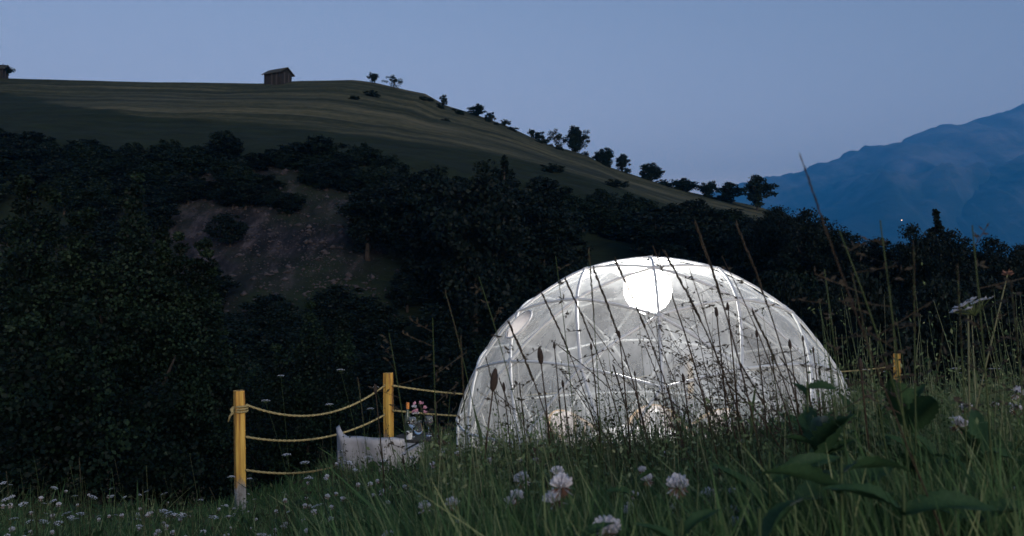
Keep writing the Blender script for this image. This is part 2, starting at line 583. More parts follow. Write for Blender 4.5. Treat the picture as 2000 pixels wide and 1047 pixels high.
# scree only on the open bank below the pasture lip
dx = mth('ABSOLUTE', mth('ADD', X, 33.0))
sc = mth('SUBTRACT', 1.35, mth('DIVIDE', dx, 20.0))
sc = mth('SUBTRACT', sc, mth('MULTIPLY', mth('ABSOLUTE', mth('SUBTRACT', Y_, 92.0)), 0.055))
sc = mth('ADD', sc, mth('MULTIPLY', mth('SUBTRACT', noise_node(t, 0.09, 6, 0.65), 0.5), 4.0))
sc = mth('MULTIPLY', sc, 1.1, True)
sc = mth('MULTIPLY', sc, mth('LESS_THAN', Y_, 111.0))
mxb = t.nodes.new('ShaderNodeMix'); mxb.data_type = 'RGBA'
t.links.new(sc, mxb.inputs[0]); t.links.new(mxa.outputs[2], mxb.inputs[6]); t.links.new(rock, mxb.inputs[7])
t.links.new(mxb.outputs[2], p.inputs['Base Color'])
p.inputs['Roughness'].default_value = 1.0
p.inputs['Specular IOR Level'].default_value = 0.1
bump(t, p, n2, 0.6, 0.6)
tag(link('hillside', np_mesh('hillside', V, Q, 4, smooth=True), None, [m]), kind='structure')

# loose stones of the scree
g = np.random.default_rng(5)
sv_, sf_ = [], []
OCT = np.array([(1, 0, 0), (-1, 0, 0), (0, 1, 0), (0, -1, 0), (0, 0, 1), (0, 0, -1)], float)
OF = [(0, 2, 4), (2, 1, 4), (1, 3, 4), (3, 0, 4), (2, 0, 5), (1, 2, 5), (3, 1, 5), (0, 3, 5)]
for i in range(2400):
    Yq = g.uniform(76, 109)
    pxq = g.normal(545, 95) + (95 - Yq) * 5
    if pxq < 330 or pxq > 800: continue
    xq = (pxq - 1000) / F * Yq
    sz = min(0.5, 0.09 * (1 + g.pareto(2.2)))
    a = g.uniform(0, 6.28); ca, sa = math.cos(a), math.sin(a)
    P_ = OCT * g.uniform(0.55, 1.15, (6, 3)) * sz * np.array([1.2, 0.9, 0.65]) + g.normal(0, 0.12 * sz, (6, 3))
    P_ = np.stack([P_[:, 0] * ca - P_[:, 1] * sa, P_[:, 0] * sa + P_[:, 1] * ca, P_[:, 2]], -1) + np.array([xq, Yq, hz(xq, Yq) + 0.1 * sz])
    b0 = len(sv_) * 6
    sv_.append(P_); sf_ += [(b0 + p0, b0 + p1, b0 + p2) for p0, p1, p2 in OF]
tag(link('scree_stones', np_mesh('scree_stones', np.concatenate(sv_), sf_, 3), None, [speckled('scree_rock', (0.009, 0.009, 0.012), (0.05, 0.046, 0.054), 0.6, 1.0)]),
    'loose grey stones of the scree on the bank', 'stones', kind='stuff')

# valley floor far below, to the horizon
xs = np.linspace(-30000, 30000, 40)
gx, gy = np.meshgrid(xs, xs)
V = np.stack([gx, gy, np.full_like(gx, -140.0)], -1).reshape(-1, 3)
idx = np.arange(1600).reshape(40, 40)
Q = np.stack([idx[:-1, :-1], idx[:-1, 1:], idx[1:, 1:], idx[1:, :-1]], -1).reshape(-1, 4)
tag(link('valley_floor', np_mesh('valley_floor', V, Q, 4), None,
         [speckled('valley_fields', (0.02, 0.03, 0.016), (0.04, 0.05, 0.03), 0.002, 1.0)]), kind='structure')

m_mount, t, p = mat('mountain_rock_and_forest')
nm_ = noise_node(t, 0.0022, 9, 0.65, (1, 1, 1.4))
tc = t.nodes.new('ShaderNodeTexCoord'); sp = t.nodes.new('ShaderNodeSeparateXYZ'); t.links.new(tc.outputs['Object'], sp.inputs[0])
hm_ = t.nodes.new('ShaderNodeMath'); hm_.operation = 'MULTIPLY_ADD'; hm_.inputs[1].default_value = 0.0003
t.links.new(sp.outputs[2], hm_.inputs[0]); t.links.new(nm_, hm_.inputs[2])
t.links.new(ramp(t, hm_.outputs[0], [(0.40, (0.004, 0.016, 0.02)), (0.70, (0.03, 0.055, 0.055)), (1.0, (0.17, 0.17, 0.19))]), p.inputs['Base Color'])
p.inputs['Roughness'].default_value = 1.0
bump(t, p, nm_, 1.0, 80)


def mountain(name, prof, Y0, depth, seed, amp):
    xs_ = np.linspace(prof[0][0], prof[-1][0], 420)
    ts = np.linspace(-1, 1, 56)
    pr = np.array(prof, float)
    V_, = [[]]
    for t_ in ts:
        for px in xs_:
            x = (px - 1000) / F * Y0
            zr = EYE + (HOR - np.interp(px, pr[:, 0], pr[:, 1])) / F * Y0 + 0.0045 * Y0 * mn.fractal((px * 0.05, seed, 0), 0.7, 2.1, 5)
            y = Y0 + t_ * depth
            s = (1 - abs(t_)) ** 0.95
            nz = mn.ridged_multi_fractal((x / 1500 + seed, y / 1500, seed), 1.0, 2.1, 7, 1.0, 2.0) - 0.9
            z = -160 + (zr + 160) * s + amp * nz * (1 - s) * s * 4 * 0.6 + amp * 0.10 * nz * (0.3 if abs(t_) < 0.05 else 1.0)
            V_.append((x, y, z))
    idx_ = np.arange(420 * 56).reshape(56, 420)
    Q_ = np.stack([idx_[:-1, :-1], idx_[:-1, 1:], idx_[1:, 1:], idx_[1:, :-1]], -1).reshape(-1, 4)
    return tag(link(name, np_mesh(name, V_, Q_, 4, smooth=True), None, [m_mount]), kind='structure')


mountain('mountain', [(900, 480), (1300, 400), (1450, 362), (1500, 346), (1560, 333), (1600, 322), (1640, 305), (1680, 287), (1720, 283), (1745, 278), (1780, 257),
                      (1800, 249), (1830, 244), (1850, 249), (1885, 246), (1900, 233), (1940, 219), (1975, 208), (2000, 197), (2060, 180), (2200, 215), (2500, 260), (3100, 330)],
         9000, 5200, 2.7, 560)
mountain('mountain_spur', [(1500, 560), (1640, 500), (1760, 445), (1830, 402), (1870, 380), (1920, 342), (1960, 317), (2000, 296), (2200, 270), (2700, 300), (3200, 330)],
         6500, 3000, 5.1, 320)

# ------------------------------------------------------------------ trees
def leaf_quads(centers, radii, n_per, size, g, flat=0.0):
    """kite-shaped leaves spread through clumps"""
    C, Rr = np.asarray(centers, float), np.asarray(radii, float)
    k = np.repeat(np.arange(len(C)), n_per)
    n = len(k)
    d = g.normal(size=(n, 3)); d /= np.linalg.norm(d, axis=1)[:, None]
    rad = Rr[k] * g.uniform(0.25, 1.0, n) ** 0.6
    off = d * rad[:, None]
    off[:, 2] *= 0.8
    P = C[k] + off
    a = g.normal(size=(n, 3)); a[:, 2] -= 0.3
    a /= np.linalg.norm(a, axis=1)[:, None]
    b = g.normal(size=(n, 3))
    b -= a * (a * b).sum(1)[:, None]; b /= np.linalg.norm(b, axis=1)[:, None]
    L = (size * g.uniform(0.6, 1.35, n))[:, None]
    W = L * 0.36
    mid = P + a * L * 0.45
    Vv = np.stack([P, mid + b * W, P + a * L, mid - b * W], 1).reshape(-1, 3)
    Qf = np.arange(n * 4).reshape(-1, 4)
    col_ = np.clip(g.normal(0.45, 0.2, n) + (g.random(len(C)) * 0.7 - 0.35)[k], 0, 1)
    return Vv, Qf, np.repeat(col_, 4)


def broadleaf_parts(seed, H, W, trunk_h, n_clump, n_leaf, size, lean=0.0, spread=1.0, spires=0):
    """meshes of trunk and crown for a broadleaf tree of height H and crown width W"""
    g = np.random.default_rng(seed)
    C, Rr = [], []
    cz, rz_ = (H + trunk_h) / 2, (H - trunk_h) / 2
    for i in range(n_clump):
        d = g.normal(size=3); d /= np.linalg.norm(d)
        q = g.uniform(0.35, 0.86) if g.random() < 0.8 else g.uniform(0, 0.4)
        lump = 1 + 0.22 * math.sin(3 * math.atan2(d[1], d[0]) + seed) + 0.15 * math.sin(5 * d[2] + seed)
        pos = np.array([d[0] * W / 2 * q * lump * spread, d[1] * W / 2 * q * lump * spread, cz + d[2] * rz_ * q])
        pos[0] += lean * (pos[2] / H)
        C.append(pos)
        Rr.append(g.uniform(0.13, 0.30) * min(W, H) * 0.5)
    for i in range(spires):
        a = g.uniform(0, math.tau)
        rr = g.uniform(0, 0.33) * W
        top = H * g.uniform(0.86, 1.06)
        for q in range(12):
            C.append(np.array([rr * math.cos(a), rr * math.sin(a), top - q * 0.03 * H]) + g.normal(0, 0.012 * W, 3))
            Rr.append(W * (0.03 + 0.013 * q) * g.uniform(0.8, 1.2))
    Vv, Qf, cl = leaf_quads(C, Rr, n_leaf, size, g)
    crown = np_mesh('crown', Vv, Qf, 4, cl)
    b = MB()
    top = Vector((lean * 0.7, 0, H * 0.78))
    tp_ = [Vector((0, 0, -0.6)), Vector((0.02 * H * math.sin(seed), 0.01 * H, trunk_h)), Vector((lean * 0.4, 0, (trunk_h + H) * 0.45)), top]
    r0 = 0.022 * H + 0.03
    b.tube(tp_, [r0 * 1.25, r0 * 0.85, r0 * 0.5, r0 * 0.12], 7)
    for i in range(0, min(n_clump, 12)):
        e = Vector(C[i]) * 0.8 + Vector((0, 0, cz)) * 0.2
        zs = max(trunk_h * 0.7, min(e.z - 0.15 * H, H * 0.6))
        s = Vector((0.01 * H, 0, zs))
        mdl = (s + e) / 2 + Vector((0, 0, -0.03 * H))
        b.tube([s, mdl, e], [r0 * 0.4, r0 * 0.25, r0 * 0.07], 5)
    return b.mesh('trunk', True), crown


def spruce_parts(seed, H, W, n_tier, n_leaf, size):
    g = np.random.default_rng(seed)
    C, Rr = [], []
    for i in range(n_tier):
        f = i / (n_tier - 1)
        z = H * (0.08 + 0.9 * f)
        rr = W / 2 * (1 - f) ** 0.85 * g.uniform(0.8, 1.1)
        nb = max(1, int(7 * (1 - f)) + 1)
        for k in range(nb):
            a = k * math.tau / nb + g.uniform(-0.4, 0.4)
            for q in (0.35, 0.7, 0.97):
                C.append((rr * q * math.cos(a), rr * q * math.sin(a), z - 0.35 * rr * q))
                Rr.append(max(0.12, 0.2 * rr))
    Vv, Qf, cl = leaf_quads(C, Rr, n_leaf, size, g)
    crown = np_mesh('crown', Vv, Qf, 4, cl)
    b = MB()
    b.tube([(0, 0, -0.5), (0, 0, H * 0.5), (0, 0, H * 0.98)], [0.02 * H, 0.012 * H, 0.002 * H], 7)
    return b.mesh('trunk', True), crown


PROTO = {}


def proto(key, parts, crown_mat):
    tr, cr = parts
    tr.materials.append(M['bark'])
    cr.materials.append(crown_mat)
    PROTO[key] = (tr, cr)


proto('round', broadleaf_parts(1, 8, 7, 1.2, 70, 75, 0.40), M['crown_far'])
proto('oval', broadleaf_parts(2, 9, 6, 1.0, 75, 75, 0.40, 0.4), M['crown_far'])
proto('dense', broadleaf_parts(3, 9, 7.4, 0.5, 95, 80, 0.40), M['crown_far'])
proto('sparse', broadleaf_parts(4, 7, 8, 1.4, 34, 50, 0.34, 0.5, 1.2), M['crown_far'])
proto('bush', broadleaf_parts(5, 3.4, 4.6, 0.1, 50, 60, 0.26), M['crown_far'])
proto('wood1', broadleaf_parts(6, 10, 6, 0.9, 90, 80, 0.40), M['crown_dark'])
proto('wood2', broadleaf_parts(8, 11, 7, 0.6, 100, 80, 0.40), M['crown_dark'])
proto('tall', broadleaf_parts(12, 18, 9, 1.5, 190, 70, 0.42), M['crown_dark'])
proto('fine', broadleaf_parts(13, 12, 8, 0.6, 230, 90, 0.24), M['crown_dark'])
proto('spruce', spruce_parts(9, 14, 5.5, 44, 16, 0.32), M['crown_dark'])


def tree(name, key, x, y, z, H, W, label, group=None, rot=None, cat='tree'):
    """tree of height H and width W (metres) rooted at (x, y, z)"""
    tr, cr = PROTO[key]
    base = {'round': (8, 7), 'oval': (9, 6), 'dense': (9, 7.4), 'sparse': (7, 8), 'bush': (3.4, 4.6), 'wood1': (10, 6), 'wood2': (11, 7), 'tall': (18, 9), 'fine': (12, 8), 'spruce': (14, 5.5)}[key]
    o = empty(name, (x, y, z), rnd.uniform(0, 6.28) if rot is None else rot)
    o.scale = (W / base[1], W / base[1], H / base[0])
    for n_, me in (('trunk', tr), ('crown', cr)):
        c = bpy.data.objects.new(n_, me)
        col.objects.link(c)
        c.parent = o
    tag(o, label, cat, group)
    return o


def crest_tree(name, key, px, top, w, label, Y=197.0, base=None, cat='tree', group=None):
    x = (px - 1000) / F * Y
    z = hz(x, Y)
    zt = EYE + (HOR - top + 4) / F * Y
    H = max(1.6, zt - z)
    return tree(name, key, x, Y, z - 0.1 * H, H * 1.1, 1.15 * w / F * Y, label, group, cat=cat)


crest_tree('broadleaf_tree', 'round', 4, 124, 26, 'dark small tree beside the hut at the end of the hill crest')
crest_tree('broadleaf_tree', 'round', 727, 141, 20, 'small round tree on the crest, next one downhill of the wooden barn')
crest_tree('broadleaf_tree', 'sparse', 768, 148, 36, 'broad low twin-lobed tree on the crest downhill of the small round tree')
crest_tree('crest_bush', 'bush', 866, 185, 18, 'lone little bush where the crest starts to steepen', cat='bush')
crest_tree('broadleaf_tree', 'oval', 934, 204, 32, 'medium tree leading a row of shrinking bushes down the crest')
crest_tree('crest_bush', 'bush', 958, 220, 24, 'rounded bush right below the medium tree of the crest row', cat='bush')
crest_tree('crest_bush', 'bush', 986, 235, 22, 'lowest flat bush ending the crest row', cat='bush')
crest_tree('broadleaf_tree', 'round', 1038, 253, 14, 'thin sapling in a bushy dip of the crest')
crest_tree('crest_bush', 'bush', 1053, 258, 30, 'dark bush in a dip of the crest beside a thin sapling', cat='bush')
crest_tree('broadleaf_tree', 'sparse', 1088, 254, 42, 'sparse wide airy tree touching the tall dense tree on the crest')
crest_tree('broadleaf_tree', 'dense', 1125, 246, 46, 'tall dense dark tree, the largest on the steep part of the crest')
crest_tree('broadleaf_tree', 'dense', 1180, 291, 46, 'bushy dark tree downhill of the tall dense crest tree', Y=192)
crest_tree('broadleaf_tree', 'oval', 1215, 302, 28, 'narrow upright tree beside the bushy dark crest tree')
crest_tree('broadleaf_tree', 'dense', 1272, 319, 52, 'round solitary dark tree on the lower crest', Y=190)
crest_tree('broadleaf_tree', 'dense', 1335, 350, 58, 'wide low dark tree below the round solitary crest tree', Y=188)
crest_tree('broadleaf_tree', 'round', 1385, 354, 40, 'small tree in the cluster at the foot of the crest', Y=192)
crest_tree('broadleaf_tree', 'oval', 1424, 357, 52, 'middle tree of the cluster at the foot of the crest, beside the tall one', Y=188)
crest_tree('broadleaf_tree', 'oval', 1478, 341, 58, 'tall tree at the foot of the crest, standing against the blue mountain', Y=180)

# low scrub running along the crest
for i in range(46):
    px = rnd.choice((rnd.gauss(880, 25), rnd.gauss(960, 30), rnd.gauss(1060, 25), rnd.gauss(1190, 40), rnd.gauss(1300, 40), rnd.gauss(1410, 40)))
    Y = rnd.uniform(186, 198)
    x = (px - 1000) / F * Y
    h_ = rnd.uniform(0.8, 2.0)
    tree('crest_scrub', 'bush', x, Y, hz(x, Y) - 0.3, h_, h_ * rnd.uniform(1.2, 2.4), 'low ragged scrub between the trees along the falling crest', 'scrub along the crest', cat='bush')

# bushes strewn over the pasture
for px, Y, w in ((690, 170, 30), (725, 178, 44), (870, 172, 26), (1076, 128, 60), (1200, 132, 60)):
    x = (px - 1000) / F * Y
    tree('pasture_bush', 'bush', x, Y, hz(x, Y) - 0.3, w / F * Y * 0.38, w / F * Y, 'low dark bush scattered on the open pasture slope below the crest', 'bushes on the pasture', cat='bush')

# dark wood on the bank: its upper edge against the pasture, then the slope below
for i in range(108):
    px = -40 + i * 14.5 + rnd.uniform(-12, 12)
    Y = rnd.uniform(95, 109)
    x = (px - 1000) / F * Y
    H = rnd.choice((2.2, 2.8, 3.3, 3.8, 4.6))
    tree('edge_tree', rnd.choice(('wood1', 'wood2', 'round', 'dense')), x, Y, hz(x, Y) - 0.4, H, H * rnd.uniform(1.1, 1.6),
         'dark broadleaf tree in the row along the lower edge of the pasture', 'trees along the pasture edge')
for i in range(46):
    px = rnd.uniform(-20, 760)
    Y = rnd.uniform(102, 111)
    x = (px - 1000) / F * Y
    H = rnd.uniform(2.6, 4.4)
    tree('edge_tree', rnd.choice(('wood1', 'wood2', 'dense')), x, Y, hz(x, Y) - 0.5, H, H * rnd.uniform(1.1, 1.6),
         'dark broadleaf tree in the row along the lower edge of the pasture', 'trees along the pasture edge')
for i in range(230):
    px = rnd.uniform(-60, 1560)
    Y = rnd.uniform(50, 103)
    if 330 < px < 790 and Y > 68 and rnd.random() < 0.965:
        continue
    x = (px - 1000) / F * Y
    H = rnd.uniform(3.0, 6.5)
    tree('bank_tree', rnd.choice(('wood1', 'wood2', 'wood1', 'dense')), x, Y, hz(x, Y) - 0.3, H, H * rnd.uniform(0.75, 1.15),
         'dark broadleaf tree crowded on the bank behind the large pointed-leader tree' if px < 340 else ('dark broadleaf tree growing at the foot or margin of the scree' if px < 800 else 'dark broadleaf tree crowded on the shaded bank above the dome roof'),
         'trees on the bank behind the pointed-leader tree' if px < 340 else ('trees round the scree' if px < 800 else 'trees on the bank above the dome'))
for i in range(84):
    px = rnd.uniform(360, 880)
    Y = rnd.uniform(52, 74) if i < 34 else rnd.uniform(64, 79 - max(0.0, px - 560) * 0.03)
    x = (px - 1000) / F * Y
    H = rnd.uniform(3.0, 5.5)
    tree('bank_tree', rnd.choice(('wood1', 'wood2')), x, Y, hz(x, Y) - 0.4, H, H * rnd.uniform(0.9, 1.3), 'dark broadleaf tree growing at the foot or margin of the scree', 'trees round the scree')
for px, top, Y, W in ((930, 285, 72, 9), (985, 296, 78, 7), (865, 300, 80, 8), (800, 302, 86, 8), (1055, 340, 80, 9), (720, 345, 88, 7)):
    x = (px - 1000) / F * Y
    z = hz(x, Y)
    H = EYE + (HOR - top) / F * Y - z
    tree('tall_tree', 'tall' if px != 985 else 'spruce', x, Y, z - 0.3, H, W, {930: 'tallest dark broadleaf tree of the bank, beside the spruce', 865: 'tall dark tree next to the tallest bank tree, towards the scree',
          800: 'tall broad dark tree, second from the scree along the pasture edge', 1055: 'tall broad dark tree beyond the spruce, towards the falling crest',
          720: 'tall dark tree bordering the scree at the pasture edge', 985: 'tall dark spruce among the broadleaf trees of the bank'}[px])

# dark trees on the right against the blue mountains
for px, top, Y, W, key, lab in (
        (1512, 382, 75, 6.0, 'fine', 'dark upright tree beside the tall crest-foot tree, before the blue mountain'),
        (1588, 386, 68, 6.2, 'fine', 'dark dome-shaped tree, first clear of the hill, before the blue mountain'),
        (1655, 430, 66, 6.4, 'fine', 'low rounded tree in the dip between two taller dark trees'),
        (1735, 447, 64, 6.4, 'fine', 'low shaggy tree under the tiny light of the far mountain'),
        (1795, 414, 60, 4.6, 'fine', 'dark round-headed tree beside the pointed spruce'),
        (1828, 401, 62, 4.6, 'spruce', 'pointed dark spruce rising from the broadleaf trees before the mountain'),
        (1868, 425, 60, 5.0, 'fine', 'dark bushy tree on the downhill side of the pointed spruce'),
        (1945, 437, 58, 4.8, 'fine', 'rounded dark tree beyond the gap past the pointed spruce'),
        (1995, 452, 57, 5.0, 'fine', 'low dark tree ending the row before the blue mountain')):
    x = (px - 1000) / F * Y
    z = max(hz(x, Y), -14)
    H = EYE + (HOR - top) / F * Y - z
    tree('silhouette_tree', key, x, Y, hz(x, Y) - 0.3, EYE + (HOR - top) / F * Y - hz(x, Y), W, lab)
for i in range(26):
    px = rnd.uniform(1380, 2150)
    Y = rnd.uniform(30, 56)
    x = (px - 1000) / F * Y
    H = EYE + (HOR - rnd.uniform(470, 560)) / F * Y - hz(x, Y)
    tree('hollow_tree', 'fine', x, Y, hz(x, Y) - 0.3, H, rnd.uniform(4, 6.5),
         'dark tree filling the hollow beyond the fence and the dome', 'trees in the hollow beyond the fence')

# big broadleaf trees below the meadow edge on the left
for name, px, top, Y, W, seed, spires, lab in (
        ('broadleaf_tree', 40, 372, 23, 6.0, 21, 5, 'large wide broadleaf tree rising from the hollow, next to the pointed-leader tree'),
        ('broadleaf_tree', 255, 392, 24, 5.6, 22, 8, 'large broadleaf tree with several pointed leaders, standing before the scree'),
        ('broadleaf_tree', 385, 470, 25, 4.4, 23, 6, 'lower broadleaf tree between the pointed-leader tree and the yellow corner post'),
        ('broadleaf_tree', 590, 600, 30, 6.0, 24, 4, 'shadowed broadleaf tree in the hollow behind the two yellow posts'),
        ('broadleaf_tree', 130, 560, 17, 4.6, 25, 4, 'shadowed round tree in the hollow in front of the large broadleaf trees')):
    x = (px - 1000) / F * Y
    z = hz(x, Y)
    H = EYE + (HOR - top) / F * Y - z
    tr, cr = broadleaf_parts(seed, H, W, 1.0, 180, 230, 0.11, 0.0, 1.0, spires)
    o = empty(name, (x, Y, z - 0.2))
    link('trunk', tr, o, [M['bark']])
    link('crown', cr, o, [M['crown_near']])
    tag(o, lab, 'tree')

# ------------------------------------------------------------------ barn and hut on the crest
def barn(name, px, base_py, Y, Lw, Dp, Hw, Hr, rz_, label):
    x = (px - 1000) / F * Y
    z = EYE + (HOR - base_py) / F * Y
    o = empty(name, (x, Y, z), rz_)
    for sgn, nm in ((-1, 'wall'), (1, 'wall')):
        b = MB(); b.box((0, sgn * (Dp / 2 - 0.1), Hw / 2 - 0.5), (Lw - 0.42, 0.2, Hw + 1.0)); b.build(nm, M['old_wood'], o)
        b = MB(); hx = sgn * (Lw / 2 - 0.1)
        b.add([(hx - 0.1, -Dp / 2, -1), (hx + 0.1, -Dp / 2, -1), (hx + 0.1, Dp / 2, -1), (hx - 0.1, Dp / 2, -1),
               (hx - 0.1, -Dp / 2, Hw), (hx + 0.1, -Dp / 2, Hw), (hx + 0.1, Dp / 2, Hw), (hx - 0.1, Dp / 2, Hw), (hx - 0.1, 0, Hw + Hr - 0.1), (hx + 0.1, 0, Hw + Hr - 0.1)],
              [(0, 1, 5, 4), (3, 7, 6, 2), (1, 2, 6, 9, 5), (0, 4, 8, 7, 3), (0, 3, 2, 1), (4, 5, 9, 8), (7, 8, 9, 6)])
        b.build('gable_wall', M['old_wood'], o)
        b = MB(); ov = 0.55
        y1, z1 = sgn * (Dp / 2 + ov), Hw - ov * Hr / (Dp / 2)
        b.add([(-Lw / 2 - ov, 0, Hw + Hr), (Lw / 2 + ov, 0, Hw + Hr), (Lw / 2 + ov, y1, z1), (-Lw / 2 - ov, y1, z1),
               (-Lw / 2 - ov, 0, Hw + Hr + 0.2), (Lw / 2 + ov, 0, Hw + Hr + 0.2), (Lw / 2 + ov, y1, z1 + 0.2), (-Lw / 2 - ov, y1, z1 + 0.2)],
              [(0, 1, 2, 3), (7, 6, 5, 4), (3, 2, 6, 7), (0, 4, 5, 1), (1, 5, 6, 2), (0, 3, 7, 4)])
        b.build('roof_slope', M['shingle'], o)
    for sx in (-1, -0.08, 0.55, 1):
        b = MB(); b.box((sx * (Lw / 2 - 0.15), -Dp / 2 - 0.05, Hw / 2 - 0.5), (0.34, 0.3, Hw + 1.0)); b.build('corner_post' if abs(sx) == 1 else 'wall_post', M['old_wood_pale'] if abs(sx) < 1 else M['old_wood'], o)
    for sy in (-0.35, 0.4):
        b = MB(); b.box((Lw / 2 + 0.05, sy * Dp / 2, Hw / 2 - 0.3), (0.25, 0.3, Hw + 0.6)); b.build('wall_post', M['old_wood_pale'], o)
    tag(o, label, 'barn')
    return o


barn('wooden_barn', 541, 160, 196, 5.2, 3.8, 2.1, 1.2, R(-28), 'old dark wooden hay barn with gable roof on the hill crest')
barn('wooden_hut', -8, 148, 196, 3.2, 2.8, 1.9, 0.9, R(10), 'small dark hut with a tree at its side, far along the crest')

# tiny lit house on the far mountain
bpy.context.view_layer.update()
o_ = Vector((0, 0, EYE))
dv = (at(1762, 431, 100.0) - o_).normalized()
best = None
for mo in [ob for ob in col.objects if ob.name.startswith('mountain')]:
    hit, loc, nrm, _i = mo.ray_cast(o_, dv)
    if hit and (best is None or loc.y < best.y):
        best = loc.copy()
if best is None:
    best = at(1762, 431, 6000)
hs = best.y / F
o = empty('mountain_house', (best.x, best.y - 2, best.z - 0.5))
b = MB(); b.box((0, 4, 4), (14, 10, 12)); b.build('wall', M['old_wood'], o)
b = MB(); b.add([(-9, -2, 9.5), (9, -2, 9.5), (9, 4, 14), (-9, 4, 14), (9, 10, 9.5), (-9, 10, 9.5), (-9, -2, 10.2), (9, -2, 10.2), (9, 4, 14.8), (-9, 4, 14.8), (9, 10, 10.2), (-9, 10, 10.2)],
                [(6, 7, 8, 9), (9, 8, 10, 11), (3, 2, 1, 0), (5, 4, 2, 3), (0, 1, 7, 6), (4, 5, 11, 10), (1, 2, 8, 7), (2, 4, 10, 8), (0, 6, 9, 3), (3, 9, 11, 5)])
b.build('roof', M['shingle'], o)
b = MB(); b.box((0, -1.2, 4), (7, 0.3, 8)); b.build('lit_window', M['lit_window'], o)
tag(o, 'tiny far house with a lit window low on the blue mountain', 'house')

# ------------------------------------------------------------------ geodesic dome
def geodesic(freq=3):
    """icosahedron with one vertex up, faces split in freq, pushed out to the unit sphere"""
    V0 = [Vector((0, 0, 1))]
    e = math.atan(0.5)
    for k in range(5):
        V0.append(Vector((math.cos(e) * math.cos(k * math.tau / 5), math.cos(e) * math.sin(k * math.tau / 5), math.sin(e))))
    for k in range(5):
        a = (k + 0.5) * math.tau / 5
        V0.append(Vector((math.cos(e) * math.cos(a), math.cos(e) * math.sin(a), -math.sin(e))))
    V0.append(Vector((0, 0, -1)))
    Fc = []
    for k in range(5):
        k2 = (k + 1) % 5
        Fc += [(0, 1 + k, 1 + k2), (1 + k, 6 + k, 1 + k2), (6 + k, 6 + k2, 1 + k2), (11, 6 + k2, 6 + k)]
    keys, verts, tris = {}, [], []

    def vid(p):
        p = p.normalized()
        k_ = (round(p.x, 4), round(p.y, 4), round(p.z, 4))
        if k_ not in keys:
            keys[k_] = len(verts)
            verts.append(p)
        return keys[k_]
    for a, b_, c in Fc:
        A, B, C_ = V0[a], V0[b_], V0[c]
        g = {}
        for i in range(freq + 1):
            for j in range(freq + 1 - i):
                g[i, j] = vid(A + (B - A) * (i / freq) + (C_ - A) * (j / freq))
        for i in range(freq):
            for j in range(freq - i):
                tris.append((g[i, j], g[i + 1, j], g[i, j + 1]))
                if i + j < freq - 1:
                    tris.append((g[i + 1, j], g[i + 1, j + 1], g[i, j + 1]))
    return verts, tris


DZ = 0.36
gv, gt = geodesic(3)
face_cam = math.atan2(-DOME[1], -DOME[0]) + R(3.0)
dome = empty('geodesic_dome', (DOME[0], DOME[1], 0.0), face_cam)
keep = [i for i, q in enumerate(gv) if q.z > -0.3]
pos = {}
for i in keep:
    q = gv[i] * DR
    z = q.z + DZ
    if gv[i].z < -0.1:
        z = 0.03
    pos[i] = Vector((q.x, q.y, z))
tris = [t_ for t_ in gt if all(i in pos for i in t_)]
edges = sorted({tuple(sorted((t_[a], t_[(a + 1) % 3]))) for t_ in tris for a in range(3)})
CT = Vector((0, 0, DZ))
for a, b_ in edges:
    A, B = pos[a], pos[b_]
    A, B = CT + (A - CT) * 1.016, CT + (B - CT) * 1.016
    arc = []
    for k in range(5):
        q = A.lerp(B, k / 4)
        if min(A.z, B.z) > 0.1:
            d_ = q - CT
            q = CT + d_.normalized() * (d_.length + 0.72 * (DR * 1.016 - d_.length))
        arc.append(q)
    mb = MB(); mb.tube(arc, 0.0122, 7, False); mb.build('strut', M['strut'], dome, True)
for i in keep:
    A = CT + (pos[i] - CT) * 1.016
    nrm = (A - CT).normalized()
    mb = MB(); mb.tube([A - nrm * 0.016, A + nrm * 0.014], [0.024, 0.022], 10); mb.build('hub', M['hub'], dome)
# film: each triangle divided, slightly slack between the struts, creased
fk, fv, ff = {}, [], []
N = 9


def fvid(p):
    k_ = (round(p.x, 4), round(p.y, 4), round(p.z, 4))
    if k_ not in fk:
        fk[k_] = len(fv)
        fv.append(p)
    return fk[k_]


for t_ in tris:
    A, B, C_ = (pos[i] for i in t_)
    g = {}
    for i in range(N + 1):
        for j in range(N + 1 - i):
            g[i, j] = fvid(A + (B - A) * (i / N) + (C_ - A) * (j / N))
    for i in range(N):
        for j in range(N - i):
            ff.append((g[i, j], g[i + 1, j], g[i, j + 1]))
            if i + j < N - 1:
                ff.append((g[i + 1, j], g[i + 1, j + 1], g[i, j + 1]))
fv2 = []
for q in fv:
    d = (q - CT)
    r_ = d.length
    d.normalize()
    flat = DR - r_ if q.z > 0.12 else 0.0
    wr = mn.noise((q.x * 3.1, q.y * 3.1, q.z * 1.3)) + 0.5 * mn.noise((q.x * 9, q.y * 9, q.z * 3.0))
    rr = r_ + 0.70 * flat + 0.003 + 0.008 * wr * min(1.0, max(0.0, flat / 0.02))
    p_ = CT + d * rr
    if q.z < 0.05:
        p_ = Vector((q.x * 1.03, q.y * 1.03, 0.005))
    fv2.append(p_)
me = bpy.data.meshes.new('cover')
me.from_pydata(fv2, [], ff)
me.polygons.foreach_set('use_smooth', [True] * len(ff))
cov = link('cover', me, dome, [M['film']])
cov['label'] = 'hazy clear plastic cover of the dome'
# welded seams on the film along some struts
b = MB()
mbf = MB(); mbf.lathe([(1.79, 0.0), (1.79, 0.02)], 40); mbf.build('floor', M['wood_deck'], dome)
